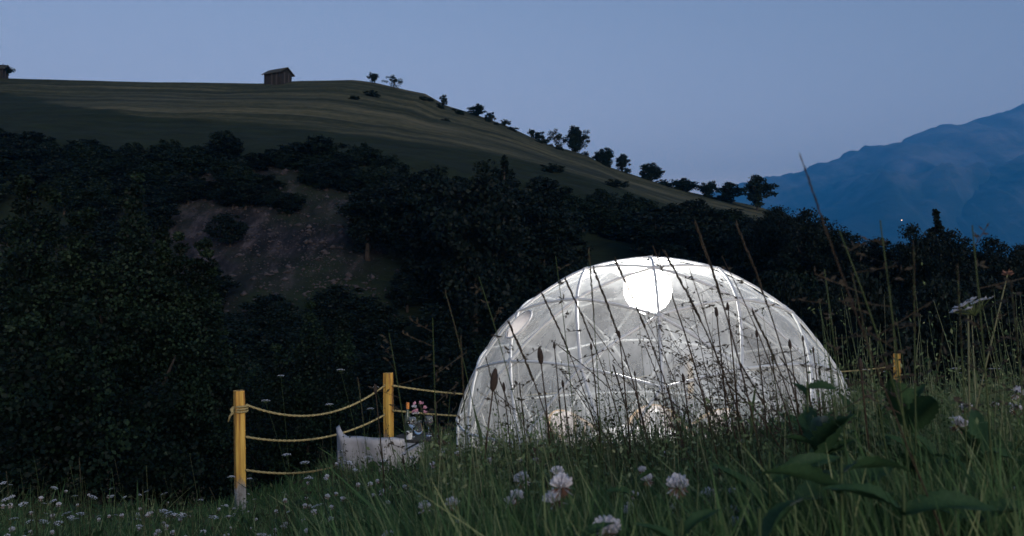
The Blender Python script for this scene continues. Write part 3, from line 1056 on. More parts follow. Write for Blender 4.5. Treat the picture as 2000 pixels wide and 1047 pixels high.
# oval vent flap on the film, on the side
vd = (at(1030, 650, 6.75) - Vector((DOME[0], DOME[1], DZ)))
vl = Matrix.Rotation(-face_cam, 3, 'Z') @ vd
vl.normalize()
up = Vector((0, 0, 1)); sx = up.cross(vl).normalized(); uy = vl.cross(sx)
b = MB()
ctr = CT + vl * (DR + 0.03)
n = 20
ring_o = [ctr + sx * math.cos(k * math.tau / n) * 0.13 + uy * math.sin(k * math.tau / n) * 0.15 for k in range(n)]
ring_i = [q + vl * 0.012 for q in ring_o]
b.add(ring_o + ring_i + [ctr + vl * 0.03], [(k, (k + 1) % n, n + (k + 1) % n, n + k) for k in range(n)] + [(n + k, n + (k + 1) % n, 2 * n) for k in range(n)])
M['vent'] = foliage('milky_vent_film', (0.6, 0.56, 0.55), (0.7, 0.66, 0.65), (0.75, 0.72, 0.7), 0.6, False)
vf = b.build('vent_flap', M['vent'], dome, True)
b = MB(); b.tube(ring_i + [ring_i[0]], 0.009, 6, False); b.build('vent_rim', M['strut'], vf)
tag(dome, 'transparent geodesic dome tent lit from inside, standing in the meadow', 'dome tent')

# paper globe lantern hanging inside
lc = at(1265, 566, 7.25)
lan = empty('paper_lantern', lc)
me = bpy.data.meshes.new('paper_globe')
import bmesh
bm = bmesh.new(); bmesh.ops.create_icosphere(bm, subdivisions=4, radius=0.215)
for v_ in bm.verts:
    v_.co *= 1 + 0.012 * math.cos(v_.co.z / 0.215 * 26)
bm.to_mesh(me); bm.free()
me.polygons.foreach_set('use_smooth', [True] * len(me.polygons))
link('paper_globe', me, lan, [M['lantern']])
apex = Vector((0.0, 0.0, DZ + DR - 0.03 - lc.z))
b = MB(); b.tube([(0, 0, 0.2), (DOME[0] - lc.x, DOME[1] - lc.y, apex.z)], 0.004, 5); b.build('cord', M['white'], lan)
b = MB(); b.lathe([(0.05, 0.195), (0.05, 0.22)], 12); b.build('cap_ring', M['hub'], lan)
bl = bpy.data.lights.new('bulb', 'POINT'); bl.energy = 205; bl.shadow_soft_size = 0.12; bl.color = (1.0, 0.955, 0.9)
bo = bpy.data.objects.new('bulb', bl); col.objects.link(bo); bo.parent = lan
tag(lan, 'glowing white paper globe lantern hanging under the dome roof', 'lantern')

# furniture inside the dome
def blob(name, c, r_, m_, parent, seed, amp=0.12):
    me_ = bpy.data.meshes.new(name)
    bm_ = bmesh.new(); bmesh.ops.create_icosphere(bm_, subdivisions=4, radius=1)
    for v_ in bm_.verts:
        d_ = v_.co.normalized()
        k_ = 1 + amp * mn.fractal(d_ * 2.2 + Vector((seed, 0, 0)), 0.8, 2.0, 4) + 0.05 * mn.noise(d_ * 14 + Vector((seed, 0, 0)))
        sq = 1.0 / max(abs(d_.x), abs(d_.y), abs(d_.z)) ** 0.45
        v_.co = Vector((d_.x * r_[0], d_.y * r_[1], d_.z * r_[2])) * k_ * sq * 0.9
        v_.co += Vector(c)
    bm_.to_mesh(me_); bm_.free()
    me_.polygons.foreach_set('use_smooth', [True] * len(me_.polygons))
    return link(name, me_, parent, [m_])


def armchair(x, y, rz_, label, seed):
    o = empty('armchair', (x, y, 0.02), rz_)
    b = MB(); b.box((0, 0, 0.36), (0.50, 0.50, 0.07)); b.build('seat', M['wicker'], o)
    b = MB()
    for k in range(11):
        a = R(-100 + 20 * k) + math.pi / 2
        p0 = Vector((0.27 * math.cos(a), 0.27 * math.sin(a), 0.36))
        top = 0.56 + 0.2 * max(0.0, math.sin(a)) ** 1.5
        b.tube([p0, (p0.x * 1.12, p0.y * 1.12, top)], 0.012, 5)
    b.build('back_spindles', M['wicker'], o)
    b = MB()
    pts = []
    for k in range(21):
        a = R(-100 + 10 * k) + math.pi / 2
        pts.append((0.302 * math.cos(a), 0.302 * math.sin(a), 0.56 + 0.2 * max(0.0, math.sin(a)) ** 1.5))
    b.tube(pts, 0.018, 6); b.build('back_rail', M['wicker'], o)
    for sx_ in (-1, 1):
        for sy_ in (-1, 1):
            b = MB(); b.tube([(0.2 * sx_, 0.2 * sy_, 0.34), (0.24 * sx_, 0.24 * sy_, 0.0)], [0.018, 0.013], 7); b.build('leg', M['wicker'], o)
    o.scale = (0.9, 0.9, 0.84)
    tag(o, label, 'chair')
    f = empty('sheepskin', (x, y, 0.35), rz_)
    f.scale = (0.9, 0.9, 0.8)
    blob('seat_fleece', (0, -0.02, 0.04), (0.24, 0.24, 0.045), M['fleece'], f, seed)
    blob('back_fleece', (0, 0.27, 0.22), (0.23, 0.06, 0.18), M['fleece'], f, seed + 3)
    tag(f, label.replace('wicker armchair', 'white sheepskin on the chair'), 'sheepskin')


armchair(1.42, 7.95, R(-5), 'wicker armchair behind the table inside the dome', 1)
armchair(1.93, 7.75, R(-45), 'wicker armchair inside the dome at the table side by the fence post', 2)
armchair(0.62, 7.65, R(40), 'wicker armchair inside the dome at the table side by the vent flap', 3)
tb = empty('round_table', (1.12, 7.05, 0.02))
b = MB(); b.lathe([(0.40, 0.52), (0.42, 0.53), (0.42, 0.55), (0.40, 0.56)], 32); b.build('table_top', M['white'], tb, False)
b = MB(); b.lathe([(0.05, 0.02), (0.035, 0.1), (0.035, 0.46), (0.09, 0.519)], 14); b.build('pedestal', M['white'], tb, True)
b = MB(); b.lathe([(0.26, 0.0), (0.25, 0.02), (0.05, 0.035)], 24); b.build('foot', M['white'], tb)
tag(tb, 'small round white table in the middle of the dome', 'table')
for i, (bx_, by_, lab) in enumerate(((0.98, 6.98, 'white mug on the round table in the dome'), (1.26, 7.12, 'white pitcher on the round table in the dome'))):
    o = empty('mug' if i == 0 else 'pitcher', (bx_, by_, 0.58))
    hgt = 0.09 if i == 0 else 0.2
    b = MB(); b.lathe([(0.035, 0), (0.045, hgt * 0.3), (0.04, hgt * 0.8), (0.044, hgt)], 16); b.build('body', M['white'], o, True)
    b = MB(); b.tube([(0.04, 0, hgt * 0.85), (0.075, 0, hgt * 0.7), (0.075, 0, hgt * 0.4), (0.042, 0, hgt * 0.3)], 0.007, 6); b.build('handle', M['white'], o, True)
    tag(o, lab, 'mug' if i == 0 else 'pitcher')

# ------------------------------------------------------------------ rope fence
POSTS = [  # px, top py, Y, width, rotation, label
    (473, 762, 7.3, 0.086, R(32), 'yellow square corner post with rope knotted round it, foot worn bare'),
    (761, 728, 8.75, 0.084, R(-28), 'yellow square post between the corner post and the dome, behind the pale chair'),
    (1346, 690, 11.3, 0.09, R(20), 'yellow post behind the dome, seen blurred through its film'),
    (1752, 690, 11.4, 0.09, R(-35), 'weathered yellow post beyond the weeds on the open side of the dome')]
posts = []
for px, top, Y, w, rz_, lab in POSTS:
    tpnt = at(px, top, Y)
    g0 = gz(tpnt.x, Y)
    H = tpnt.z - g0
    o = empty('fence_post', (tpnt.x, Y, g0), rz_)
    o.rotation_euler = (R(rnd.uniform(-0.6, 0.6)), R(-0.9), rz_)
    b = MB()
    n_seg = 14
    h = w / 2
    prev = None
    vv, fcs = [], []
    for k in range(n_seg + 1):
        z = -0.35 + (H + 0.35) * k / n_seg
        s = h * (1 + 0.04 * mn.noise((px, z * 6, 0)))
        c_ = 0.16 * h
        dx_ = 0.003 * mn.noise((z * 3, px, 2))
        ring = [(-s + c_, -s), (s - c_, -s), (s, -s + c_), (s, s - c_), (s - c_, s), (-s + c_, s), (-s, s - c_), (-s, -s + c_)]
        if k == n_seg:
            ring = [(a * 0.97, c2 * 0.97) for a, c2 in ring]
        vv += [(a + dx_, c2, z) for a, c2 in ring]
    for k in range(n_seg):
        for j in range(8):
            j2 = (j + 1) % 8
            fcs.append((k * 8 + j, k * 8 + j2, (k + 1) * 8 + j2, (k + 1) * 8 + j))
    fcs.append(tuple(n_seg * 8 + j for j in range(8)))
    b.add(vv, fcs)
    b.build('timber', M['post'], o)
    # a drying crack as a dark sliver set into the face
    b = MB(); b.box((-h * 0.99, -0.15 * h, H * 0.52), (0.004, 0.007, H * 0.42)); b.build('crack', M['bark'], o)
    tag(o, lab, 'post')
    posts.append((tpnt.x, Y, tpnt.z, w, H))


def span(A, B, sag, n_=26):
    A, B = Vector(A), Vector(B)
    pts = []
    for k in range(n_ + 1):
        f = k / n_
        q = A.lerp(B, f)
        q.z -= 4 * sag * f * (1 - f)
        pts.append(q)
    return pts


def rope(A, B, sag, label, wraps=()):
    base = (Vector(A) + Vector(B)) / 2
    o = empty('rope', (base.x, base.y, base.z))
    b = MB()
    pts = [q - base for q in span(A, B, sag)]
    b.tube(pts, 0.0095, 6)
    b.build('rope_span', M['rope'], o, True)
    # twisted strands so that the lay of the rope shows
    b = MB()
    L = (Vector(B) - Vector(A)).length
    nt_ = int(L * 26)
    fine = [q - base for q in span(A, B, sag, nt_ * 3)]
    for s in range(2):
        st_ = []
        for k, q in enumerate(fine):
            a = k * math.tau / 9 + s * math.pi
            st_.append(q + Vector((0, math.cos(a), math.sin(a))) * 0.006)
        b.tube(st_, 0.0065, 4, False)
    b.build('strand', M['rope'], o, True)
    for (x, y, z, w) in wraps:
        b = MB()
        for j in range(3):
            r_ = w * 0.655
            ring = []
            for k in range(21):
                a = k * math.tau / 20
                # hug a square post
                ca, sa = math.cos(a), math.sin(a)
                ring.append(Vector((x + r_ * ca, y + r_ * sa, z + (j - 1) * 0.021 + 0.004 * math.sin(a + j))) - base)
            b.tube(ring, 0.0095, 6, False)
        kx, ky = x - w * 0.6, y - w * 0.5
        b.tube([Vector(q) - base for q in ((kx, ky, z + 0.02), (kx - 0.015, ky - 0.015, z), (kx - 0.005, ky - 0.02, z - 0.03), (kx - 0.03, ky - 0.015, z - 0.06), (kx - 0.045, ky - 0.01, z - 0.11))], [0.014, 0.018, 0.014, 0.01, 0.008], 6)
        b.build('wrap_and_knot', M['rope'], o, True)
    tag(o, label, 'rope', 'ropes of the fence')
    return o


P1, P2, P3, P4 = posts


def on(pst, py, dx_=0.0):
    q = at(0, py, pst[1])
    return (pst[0] + dx_, pst[1] - 0.02, q.z)


rope(on(P1, 789, 0.05), on(P2, 751, -0.04), 0.20, 'upper rope sagging from the corner post to the next yellow post', [(P1[0], P1[1], on(P1, 797)[2], P1[3])])
rope(on(P1, 851, 0.05), on(P2, 808, -0.04), 0.13, 'middle rope from the corner post, passing behind the pale chair')
rope(on(P1, 915, 0.05), on(P2, 868, -0.04), 0.13, 'lowest rope from the corner post, half hidden in the grass')
rope(on(P2, 752, 0.04), on(P3, 705, -0.04), 0.26, 'upper rope running from the yellow post to behind the dome')
rope(on(P2, 800, 0.04), on(P3, 757, -0.04), 0.2, 'lower rope running from the yellow post to behind the dome')
rope(on(P3, 707, 0.04), on(P4, 714, -0.04), 0.12, 'upper rope behind the dome reaching the weathered yellow post')
rope(on(P3, 770, 0.04), on(P4, 776, -0.04), 0.14, 'lower rope behind the dome reaching the weathered yellow post')

# ------------------------------------------------------------------ pale chair and low table outside
cp = at(735, 900, 7.85)
cz = gz(cp.x, 7.85)
o = empty('lounge_chair', (cp.x, 7.85, cz), R(-14))
ct = EYE - (846 - HOR) / F * 7.85 - cz
b = MB()
vv, fcs = [], []
NU, NVv = 16, 8
for side in (0, 1):
    for i in range(NU + 1):
        u = -1 + 2 * i / NU
        for j in range(NVv + 1):
            v_ = j / NVv
            topz = ct + 0.07 * min(1.0, max(0.0, (-u - 0.52) / 0.3)) ** 1.2 - 0.05 * max(0.0, u - 0.75) * 4 * 0.5
            z = 0.12 + (topz - 0.12) * v_
            yb = -0.26 + 0.5 * max(0, abs(u) - 0.55) ** 1.5 * (1 if u < 0 else 0.8) + 0.02 * math.sin(7 * u + 3 * v_) - 0.05 * v_
            vv.append((u * 0.35, yb + side * 0.07, z + (0.015 if side else 0)))
W1 = NVv + 1
off = (NU + 1) * W1
for i in range(NU):
    for j in range(NVv):
        a = i * W1 + j
        fcs.append((a, a + W1, a + W1 + 1, a + 1))
        fcs.append((off + a + 1, off + a + W1 + 1, off + a + W1, off + a))
    a = i * W1 + NVv
    fcs.append((a, a + W1, off + a + W1, off + a))
    a = i * W1
    fcs.append((off + a, off + a + W1, a + W1, a))
for a0 in (0, NU * W1):
    for j in range(NVv):
        a = a0 + j
        fcs.append((a, a + 1, off + a + 1, off + a) if a0 == 0 else (off + a, off + a + 1, a + 1, a))
b.add(vv, fcs)
b.build('backrest', M['cloth_pale'], o, True)
b = MB(); b.box((0, 0.12, 0.24), (0.62, 0.6, 0.12)); b.build('seat', M['cloth_pale'], o)
for sx_ in (-1, 1):
    b = MB(); b.box((sx_ * 0.315, 0.16, 0.22), (0.07, 0.5, 0.16)); b.build('armrest', M['cloth_pale'], o)
    for sy_ in (-0.16, 0.36):
        b = MB(); b.box((sx_ * 0.28, sy_, 0.085), (0.04, 0.04, 0.19)); b.build('leg', M['old_wood'], o)
tag(o, 'low pale fabric lounge chair with one raised corner, in the grass before the yellow posts', 'chair')

tp3 = at(815, 850, 8.35)
tz = tp3.z
g0 = gz(tp3.x, 8.35)
o = empty('low_table', (tp3.x, 8.35, g0))
th = tz - g0
b = MB(); b.lathe([(0.21, th - 0.03), (0.22, th - 0.02), (0.22, th - 0.005), (0.21, th)], 24); b.build('table_top', M['old_wood_pale'], o)
for k in range(3):
    a = k * math.tau / 3 + 0.5
    b = MB(); b.tube([(0.16 * math.cos(a), 0.16 * math.sin(a), th - 0.03), (0.23 * math.cos(a), 0.23 * math.sin(a), -0.05)], 0.015, 6); b.build('leg', M['old_wood'], o)
tag(o, 'low round wooden table between the pale chair and the dome', 'table')


def put(px, dy=0.0):
    q = at(px, 850, 8.35 + dy)
    return (q.x, 8.35 + dy, tz + 0.001)


o = empty('bottle', put(797, 0.05))
b = MB(); b.lathe([(0.036, 0), (0.038, 0.02), (0.038, 0.18), (0.015, 0.24), (0.014, 0.30)], 14); b.build('glass_body', M['bottle'], o, True)
b = MB(); b.lathe([(0.017, 0.27), (0.017, 0.335)], 12); b.build('cap', M['orange'], o)
tag(o, 'dark bottle with orange cap on the low table', 'bottle')
for px, wine, lab in ((806, False, 'clear stemmed glass on the low table'), (838, True, 'stemmed glass of red wine on the low table')):
    o = empty('wine_glass', put(px, -0.08 if not wine else 0.0))
    b = MB(); b.lathe([(0.035, 0), (0.034, 0.004), (0.005, 0.01), (0.005, 0.09), (0.03, 0.11), (0.045, 0.145), (0.042, 0.18), (0.034, 0.205)], 16); b.build('glass_bowl', M['glass'], o, True)
    if wine:
        b = MB(); b.lathe([(0.004, 0.103), (0.028, 0.114), (0.041, 0.15)], 16); b.build('wine', M['wine'], o, True)
    tag(o, lab, 'glass')
o = empty('candle', put(800, -0.18))
b = MB(); b.lathe([(0.032, 0), (0.032, 0.075), (0.028, 0.08)], 14); b.build('wax', M['white'], o)
b = MB(); b.tube([(0, 0, 0.078), (0.001, 0, 0.095)], 0.002, 4); b.build('wick', M['bark'], o)
tag(o, 'short white candle at the edge of the low table', 'candle')
o = empty('flower_vase', put(818, 0.1))
b = MB(); b.lathe([(0.04, 0), (0.05, 0.05), (0.03, 0.12), (0.036, 0.14)], 14); b.build('vase', M['glass'], o, True)
for k in range(9):
    a = rnd.uniform(0, 6.28); rr = rnd.uniform(0.02, 0.13)
    e = Vector((rr * math.cos(a), rr * math.sin(a), rnd.uniform(0.2, 0.33)))
    b = MB(); b.tube([(0, 0, 0.06), e * 0.6 + Vector((0, 0, 0.04)), e], 0.002, 4); stm = b.build('flower_stem', M['stem_green'], o)
    b = MB()
    for j in range(10):
        d = Vector((rnd.gauss(0, 1), rnd.gauss(0, 1), rnd.uniform(0, 1.4))).normalized()
        sd = d.orthogonal().normalized()
        b.kite(e, d, sd, 0.035, 0.025)
    b.build('blossom', M['pink'] if k % 3 else M['petal'], o)
tag(o, 'glass vase of pink and white flowers on the low table', 'vase')

# ------------------------------------------------------------------ meadow plants
COVER = np.array([(-700, 985), (0, 955), (300, 975), (400, 990), (460, 1004), (540, 985), (610, 940), (680, 900), (800, 885), (900, 872), (1100, 866), (1300, 860), (1500, 842), (1600, 810), (1750, 790), (2000, 770), (2700, 740)], float)


def grass_mesh(n, g):
    u = g.uniform(-0.82, 0.82, n)
    y = 0.5 * (14.5 / 0.5) ** (g.random(n) ** 0.74)
    x = u * y
    r_ = np.hypot(x - DOME[0], y - DOME[1])
    ok = (r_ > 1.9)
    x, y, u, r_ = x[ok], y[ok], u[ok], r_[ok]
    n = len(x)
    z = ground(x, y)
    H = g.gamma(5, 0.068, n) * (0.75 + 0.35 * np.sin(x * 2.3 + 1) * np.cos(y * 1.9))
    H = np.clip(H, 0.07, 0.62)
    px = 1000 + F * u
    cov_ = np.interp(px, COVER[:, 0], COVER[:, 1]) + g.normal(0, 24, n) - (g.random(n) < 0.14) * g.uniform(0, 95, n) * (px > 880)
    cov_ = cov_ + np.where(px < 820, np.clip((3.6 - y) / 2.4, 0, 1) * 110, np.clip((2.2 - y) / 1.5, 0, 1) * 75)
    zmax = EYE - (cov_ - HOR) / F * y
    near = y < 6.3
    H = np.where(near, np.minimum(H, np.maximum(zmax - z, 0.05)), np.minimum(H, np.where(px < 640, 0.2, 0.36)))
    H = np.where(r_ < 2.4, np.minimum(H, 0.28), H)
    keep_ = H > 0.05
    x, y, z, H = x[keep_], y[keep_], z[keep_], H[keep_]
    n = len(x)
    w = (0.0010 + 0.0006 * np.minimum(y, 7)) * g.choice([0.55, 0.8, 1.1, 1.6, 2.6], n, p=[0.25, 0.3, 0.25, 0.13, 0.07])
    az = g.uniform(0, math.tau, n)
    lean = np.where(g.random(n) < 0.25, g.uniform(0.3, 0.9, n), g.uniform(0.02, 0.34, n)) * H
    lx = lean * np.cos(az) - 0.06 * H
    ly = lean * np.sin(az)
    fa = g.uniform(0, math.tau, n)
    wx, wy = np.cos(fa) * w, np.sin(fa) * w
    P = []
    for f, wf in ((0.0, 1.0), (0.4, 0.9), (0.75, 0.6)):
        cx, cy2, cz2 = x + lx * f * f, y + ly * f * f, z - 0.02 + (H + 0.02) * (f - 0.12 * f * f)
        P.append(np.stack([cx - wx * wf, cy2 - wy * wf, cz2], -1))
        P.append(np.stack([cx + wx * wf, cy2 + wy * wf, cz2], -1))
    P.append(np.stack([x + lx, y + ly, z + H * 0.9], -1))
    V_ = np.stack(P, 1).reshape(-1, 3)
    b_ = np.arange(n)[:, None] * 7
    T = np.array([(0, 1, 3), (0, 3, 2), (2, 3, 5), (2, 5, 4), (4, 5, 6)])
    Fq = (b_[:, :, None] + T[None]).reshape(-1, 3)
    c_ = np.repeat(np.clip(np.select([g.random(n) < 0.5, g.random(n) < 0.7], [g.normal(0.16, 0.12, n), g.normal(0.5, 0.14, n)], g.normal(0.85, 0.12, n)) + 0.1 * np.sin(x * 1.1 + y), 0, 1), 7)
    return np_mesh('meadow_grass', V_, Fq, 3, c_)


tag(link('meadow_grass', grass_mesh(165000, rng), None, [M['grass']]), 'dense green meadow grass around the dome and fence', 'grass', kind='stuff')


def herb_mesh(n, g):
    u = g.uniform(-0.8, 0.8, n)
    y = 1.15 * (6.5 / 1.15) ** g.random(n)
    x = u * y
    ok = np.hypot(x - DOME[0], y - DOME[1]) > 2.1
    x, y, u = x[ok], y[ok], u[ok]
    n = len(x)
    z = ground(x, y)
    px = 1000 + F * u
    cov_ = np.interp(px, COVER[:, 0], COVER[:, 1]) + 18 + np.where(px < 820, np.clip((3.6 - y) / 2.4, 0, 1) * 110, np.clip((2.2 - y) / 1.5, 0, 1) * 75)
    top = np.clip(EYE - (cov_ - HOR) / F * y - z, 0.03, 0.34)
    P0 = np.stack([x, y, z + top * g.uniform(0.25, 1.0, n)], -1)
    d = g.normal(size=(n, 3)); d[:, 2] *= 0.7; d /= np.linalg.norm(d, axis=1)[:, None]
    sd = np.cross(d, g.normal(size=(n, 3))); sd /= np.linalg.norm(sd, axis=1)[:, None]
    nm = np.cross(d, sd)
    L = g.gamma(4, 0.0075, n)[:, None] * (0.8 + 0.12 * y)[:, None]
    W = L * g.uniform(0.12, 0.3, n)[:, None]
    V_ = np.stack([P0, P0 + d * L * 0.3 + sd * W, P0 + d * L * 0.7 + sd * W * 0.8 + nm * L * 0.06, P0 + d * L, P0 + d * L * 0.7 - sd * W * 0.8 + nm * L * 0.06, P0 + d * L * 0.3 - sd * W], 1).reshape(-1, 3)
    b_ = np.arange(n)[:, None, None] * 6
    Fq = (b_ + np.array([[0, 1, 5], [1, 2, 4], [1, 4, 5], [2, 3, 4]])[None]).reshape(-1, 3)
    return np_mesh('meadow_herbs', V_, Fq, 3, np.repeat(np.clip(g.normal(0.4, 0.28, n), 0, 1), 6))


M['herb'] = foliage('herb_leaves', (0.014, 0.038, 0.017), (0.034, 0.075, 0.032), (0.09, 0.145, 0.06), 0.25)
tag(link('meadow_herbs', herb_mesh(26000, rng), None, [M['herb']]), 'small dark herb leaves growing between the grass blades', 'herbs', kind='stuff')


def root(px, py, Y, dx_=0.0):
    """head position at a pixel and depth, and the ground point its stem grows from"""
    h_ = at(px, py, Y)
    bx_ = h_.x + dx_
    return h_, Vector((bx_, Y, gz(bx_, Y) - 0.01))


def stem_curve(A, B, bend=0.15, n_=7):
    A, B = Vector(A), Vector(B)
    c_ = Vector((A.x + (B.x - A.x) * bend, A.y + (B.y - A.y) * bend, (A.z + B.z) / 2))
    return [A * (1 - f) ** 2 + c_ * 2 * f * (1 - f) + B * f * f for f in [k / n_ for k in range(n_ + 1)]]


def loc(pts, o):
    return [Vector(q) - o.location for q in pts]


def plantain(px, py, Y, hl, label, dx_=0.03):
    """stem with a dark oval seed head"""
    h_, g_ = root(px, py, Y, dx_)
    o = empty('plantain', g_)
    pts = loc(stem_curve(g_, h_, 0.3), o)
    b = MB(); b.tube(pts, [0.0014] * 6 + [0.0011, 0.001], 5); b.build('stem', M['stem_red'], o, True)
    b = MB()
    e = pts[-1]; d = (pts[-1] - pts[-2]).normalized()
    prof = [(0.15, 0), (0.75, 0.15), (1.0, 0.4), (0.85, 0.7), (0.45, 0.93), (0.1, 1.0)]
    b.tube([e + d * hl * q for _r, q in prof], [hl * 0.17 * r_ for r_, _q in prof], 9)
    b.build('seed_head', M['plantain'], o, True)
    tag(o, label, 'plantain', 'plantains in the meadow')


PL = 'plantain with dark oval seed head rising before the lit dome'
for px, py, Y, hl in ((1057, 712, 1.15, 0.026), (1083, 682, 1.5, 0.014), (1155, 684, 1.4, 0.014), (1210, 662, 1.3, 0.014), (1100, 758, 1.3, 0.014), (1335, 748, 1.2, 0.015),
                      (1400, 620, 1.25, 0.017), (1422, 608, 1.3, 0.015), (1478, 660, 1.4, 0.015), (1543, 682, 1.4, 0.018), (1508, 708, 1.5, 0.014), (1588, 690, 1.5, 0.013), (1600, 735, 1.4, 0.014),
                      (1475, 850, 1.1, 0.018), (1370, 842, 1.2, 0.016), (1568, 668, 1.4, 0.012), (1240, 735, 1.5, 0.011), (985, 765, 1.6, 0.02)):
    plantain(px, py, Y, hl, PL)
plantain(962, 765, 1.0, 0.03, 'plantain with a big furry brown head by the edge of the dome', -0.03)
plantain(1680, 725, 0.9, 0.016, 'plantain with dark head before the rope by the weathered post', 0.02)
for px, py, Y, hl in ((790, 905, 1.6, 0.015), (560, 995, 1.8, 0.014), (735, 770, 1.5, 0.02), (852, 800, 1.6, 0.02)):
    plantain(px, py, Y, hl, 'plantain with dark seed head in the grass between corner post and dome')


def tall_grass(px, py, Y, dx_, kind, label, group, bend=0.1, thick=1.0, mt=None):
    h_, g_ = root(px, py, Y, dx_)
    o = empty('grass_stalk', g_)
    pts = loc(stem_curve(g_, h_, bend, 9), o)
    L = sum((pts[i + 1] - pts[i]).length for i in range(9))
    mt = mt or M['stem_red']
    b = MB(); b.tube(pts, [0.0013 * thick * (1 - 0.6 * k / 9) for k in range(10)], 5); b.build('stalk', mt, o, True)
    b = MB()
    if kind == 'spike':
        for k in range(60):
            f = 0.80 + 0.2 * k / 60
            i = min(int(f * 9), 8)
            q = pts[i].lerp(pts[i + 1], f * 9 - i)
            d = (pts[i + 1] - pts[i]).normalized()
            s = Vector((rnd.gauss(0, 1), rnd.gauss(0, 1), 0.4)).normalized()
            dd = (d + s * 0.35).normalized()
            b.kite(q, (d + s * 0.22).normalized(), dd.orthogonal().normalized(), 0.0085 * thick, 0.0024 * thick)
    else:
        for k in range(9):
            f = 0.64 + 0.36 * k / 9
            i = min(int(f * 9), 8)
            q = pts[i].lerp(pts[i + 1], f * 9 - i)
            a = rnd.uniform(0, 6.28)
            bl = L * rnd.uniform(0.04, 0.13) * (1.15 - 0.75 * k / 11)
            e = q + Vector((math.cos(a) * bl, math.sin(a) * bl, bl * rnd.uniform(0.1, 0.7)))
            b.tube([q, e], 0.00035, 3, False)
            for j in range(5):
                pq = q.lerp(e, 0.35 + 0.16 * j)
                d = Vector((rnd.gauss(0, 0.8), rnd.gauss(0, 0.8), rnd.uniform(-0.6, 1))).normalized()
                b.kite(pq, d, d.orthogonal().normalized(), rnd.uniform(0.005, 0.009), 0.0032)
    b.build('seed_head', M['spikelet'], o)
    for k in range(2):
        f = rnd.uniform(0.1, 0.5)
        i = min(int(f * 9), 8)
        q = pts[i]
        a = rnd.uniform(0, 6.28)
        d = Vector((math.cos(a) * 0.5, math.sin(a) * 0.5, 0.9)).normalized()
        sd = d.cross(Vector((0, 0, 1))).normalized()
        b = MB(); ll = rnd.uniform(0.06, 0.14)
        e1 = q + d * ll * 0.5; e2 = q + d * ll * 0.9 + Vector((math.cos(a), math.sin(a), -0.1)) * ll * 0.25
        b.add([q - sd * 0.001, q + sd * 0.001, e1 + sd * 0.0022, e1 - sd * 0.0022, e2], [(0, 1, 2, 3), (3, 2, 4)])
        b.build('leaf', M['stem_green'], o)
    tag(o, label, 'grass stalk', group)


TG = 'tall thin reddish grass stalk crossing in front of the lit dome'
GG = 'grass stalks before the dome'
for i in range(62):
    px = np.clip(rnd.gauss(1300, 190), 925, 1660)
    if 1240 < px < 1300 and rnd.random() < 0.5:
        px += 90
    edge_y = 883 - math.sqrt(max(0, 385 ** 2 - (px - 1270) ** 2))
    py = rnd.triangular(edge_y + 30, 860, edge_y + 170)
    Y = rnd.uniform(0.85, 2.4)
    tall_grass(px, py, Y, rnd.uniform(0.02, 0.22) * (0.6 + 0.4 * Y), rnd.choice(('panicle', 'panicle', 'spike', 'panicle')), TG, GG, rnd.uniform(-0.1, 0.3), rnd.uniform(0.7, 1.15))
for px, py, Y, dx_, kd, th in ((1275, 480, 1.0, 0.10, 'panicle', 1.4), (1300, 497, 1.05, 0.14, 'spike', 1.3), (1360, 440, 0.9, 0.09, 'spike', 1.2), (1440, 440, 0.9, 0.10, 'spike', 1.1),
                               (1203, 512, 1.1, 0.12, 'spike', 1.2), (1160, 528, 1.1, 0.1, 'spike', 1.2), (1060, 577, 1.2, 0.12, 'spike', 1.1), (1105, 548, 1.2, 0.12, 'spike', 1.1), (995, 634, 1.1, 0.1, 'spike', 1.2), (1470, 610, 1.1, 0.1, 'spike', 1.2), (1410, 500, 1.0, 0.12, 'panicle', 1.0), (1345, 520, 1.0, 0.08, 'panicle', 1.0)):
    tall_grass(px, py, Y, dx_, kd, 'tall grass stalk reaching up over the roof line of the dome', 'stalks over the dome roof', 0.05, th)
tall_grass(1566, 306, 0.5, 0.17, 'spike', 'dark grass ear leaning against the blue mountain, highest of all stalks', None, 0.6, 0.6)
for px, py, Y, dx_, kd in ((1610, 525, 0.7, 0.03, 'panicle'), (1665, 540, 0.8, 0.05, 'spike'), (1870, 525, 0.7, 0.01, 'spike'), (1640, 450, 0.6, 0.09, 'panicle'), (1720, 430, 0.6, 0.03, 'panicle'),
                           (1785, 480, 0.7, 0.0, 'spike'), (1900, 440, 0.6, 0.02, 'panicle'), (1990, 620, 0.8, 0.04, 'panicle'), (1750, 620, 1.0, 0.03, 'panicle'), (1840, 650, 1.0, -0.03, 'spike'),
                           (1935, 600, 0.9, 0.02, 'panicle'), (1975, 560, 0.7, 0.02, 'spike'), (1690, 640, 1.1, 0.03, 'panicle'), (1800, 700, 1.2, 0.05, 'panicle'), (1720, 700, 1.0, 0.1, 'spike')):
    tall_grass(px, py, Y, dx_, kd, 'tall grass stalk among the weeds beside the weathered post', 'stalks in the weeds', 0.15, 0.9, M['stem_green'])
for px, py, Y in ((1150, 490, 1.0), (1085, 500, 1.0), (935, 540, 0.9), (845, 620, 0.9), (900, 660, 1.0), (760, 650, 1.0), (870, 570, 1.2), (950, 700, 1.3), (880, 760, 1.3), (820, 790, 1.4), (700, 740, 1.5)):
    tall_grass(px, py, Y, rnd.uniform(-0.02, 0.1), rnd.choice(('spike', 'panicle')), 'faint tall grass stalk standing against the dark trees beside the dome', 'stalks beside the dome', 0.15, 0.8, M['stem_green'])
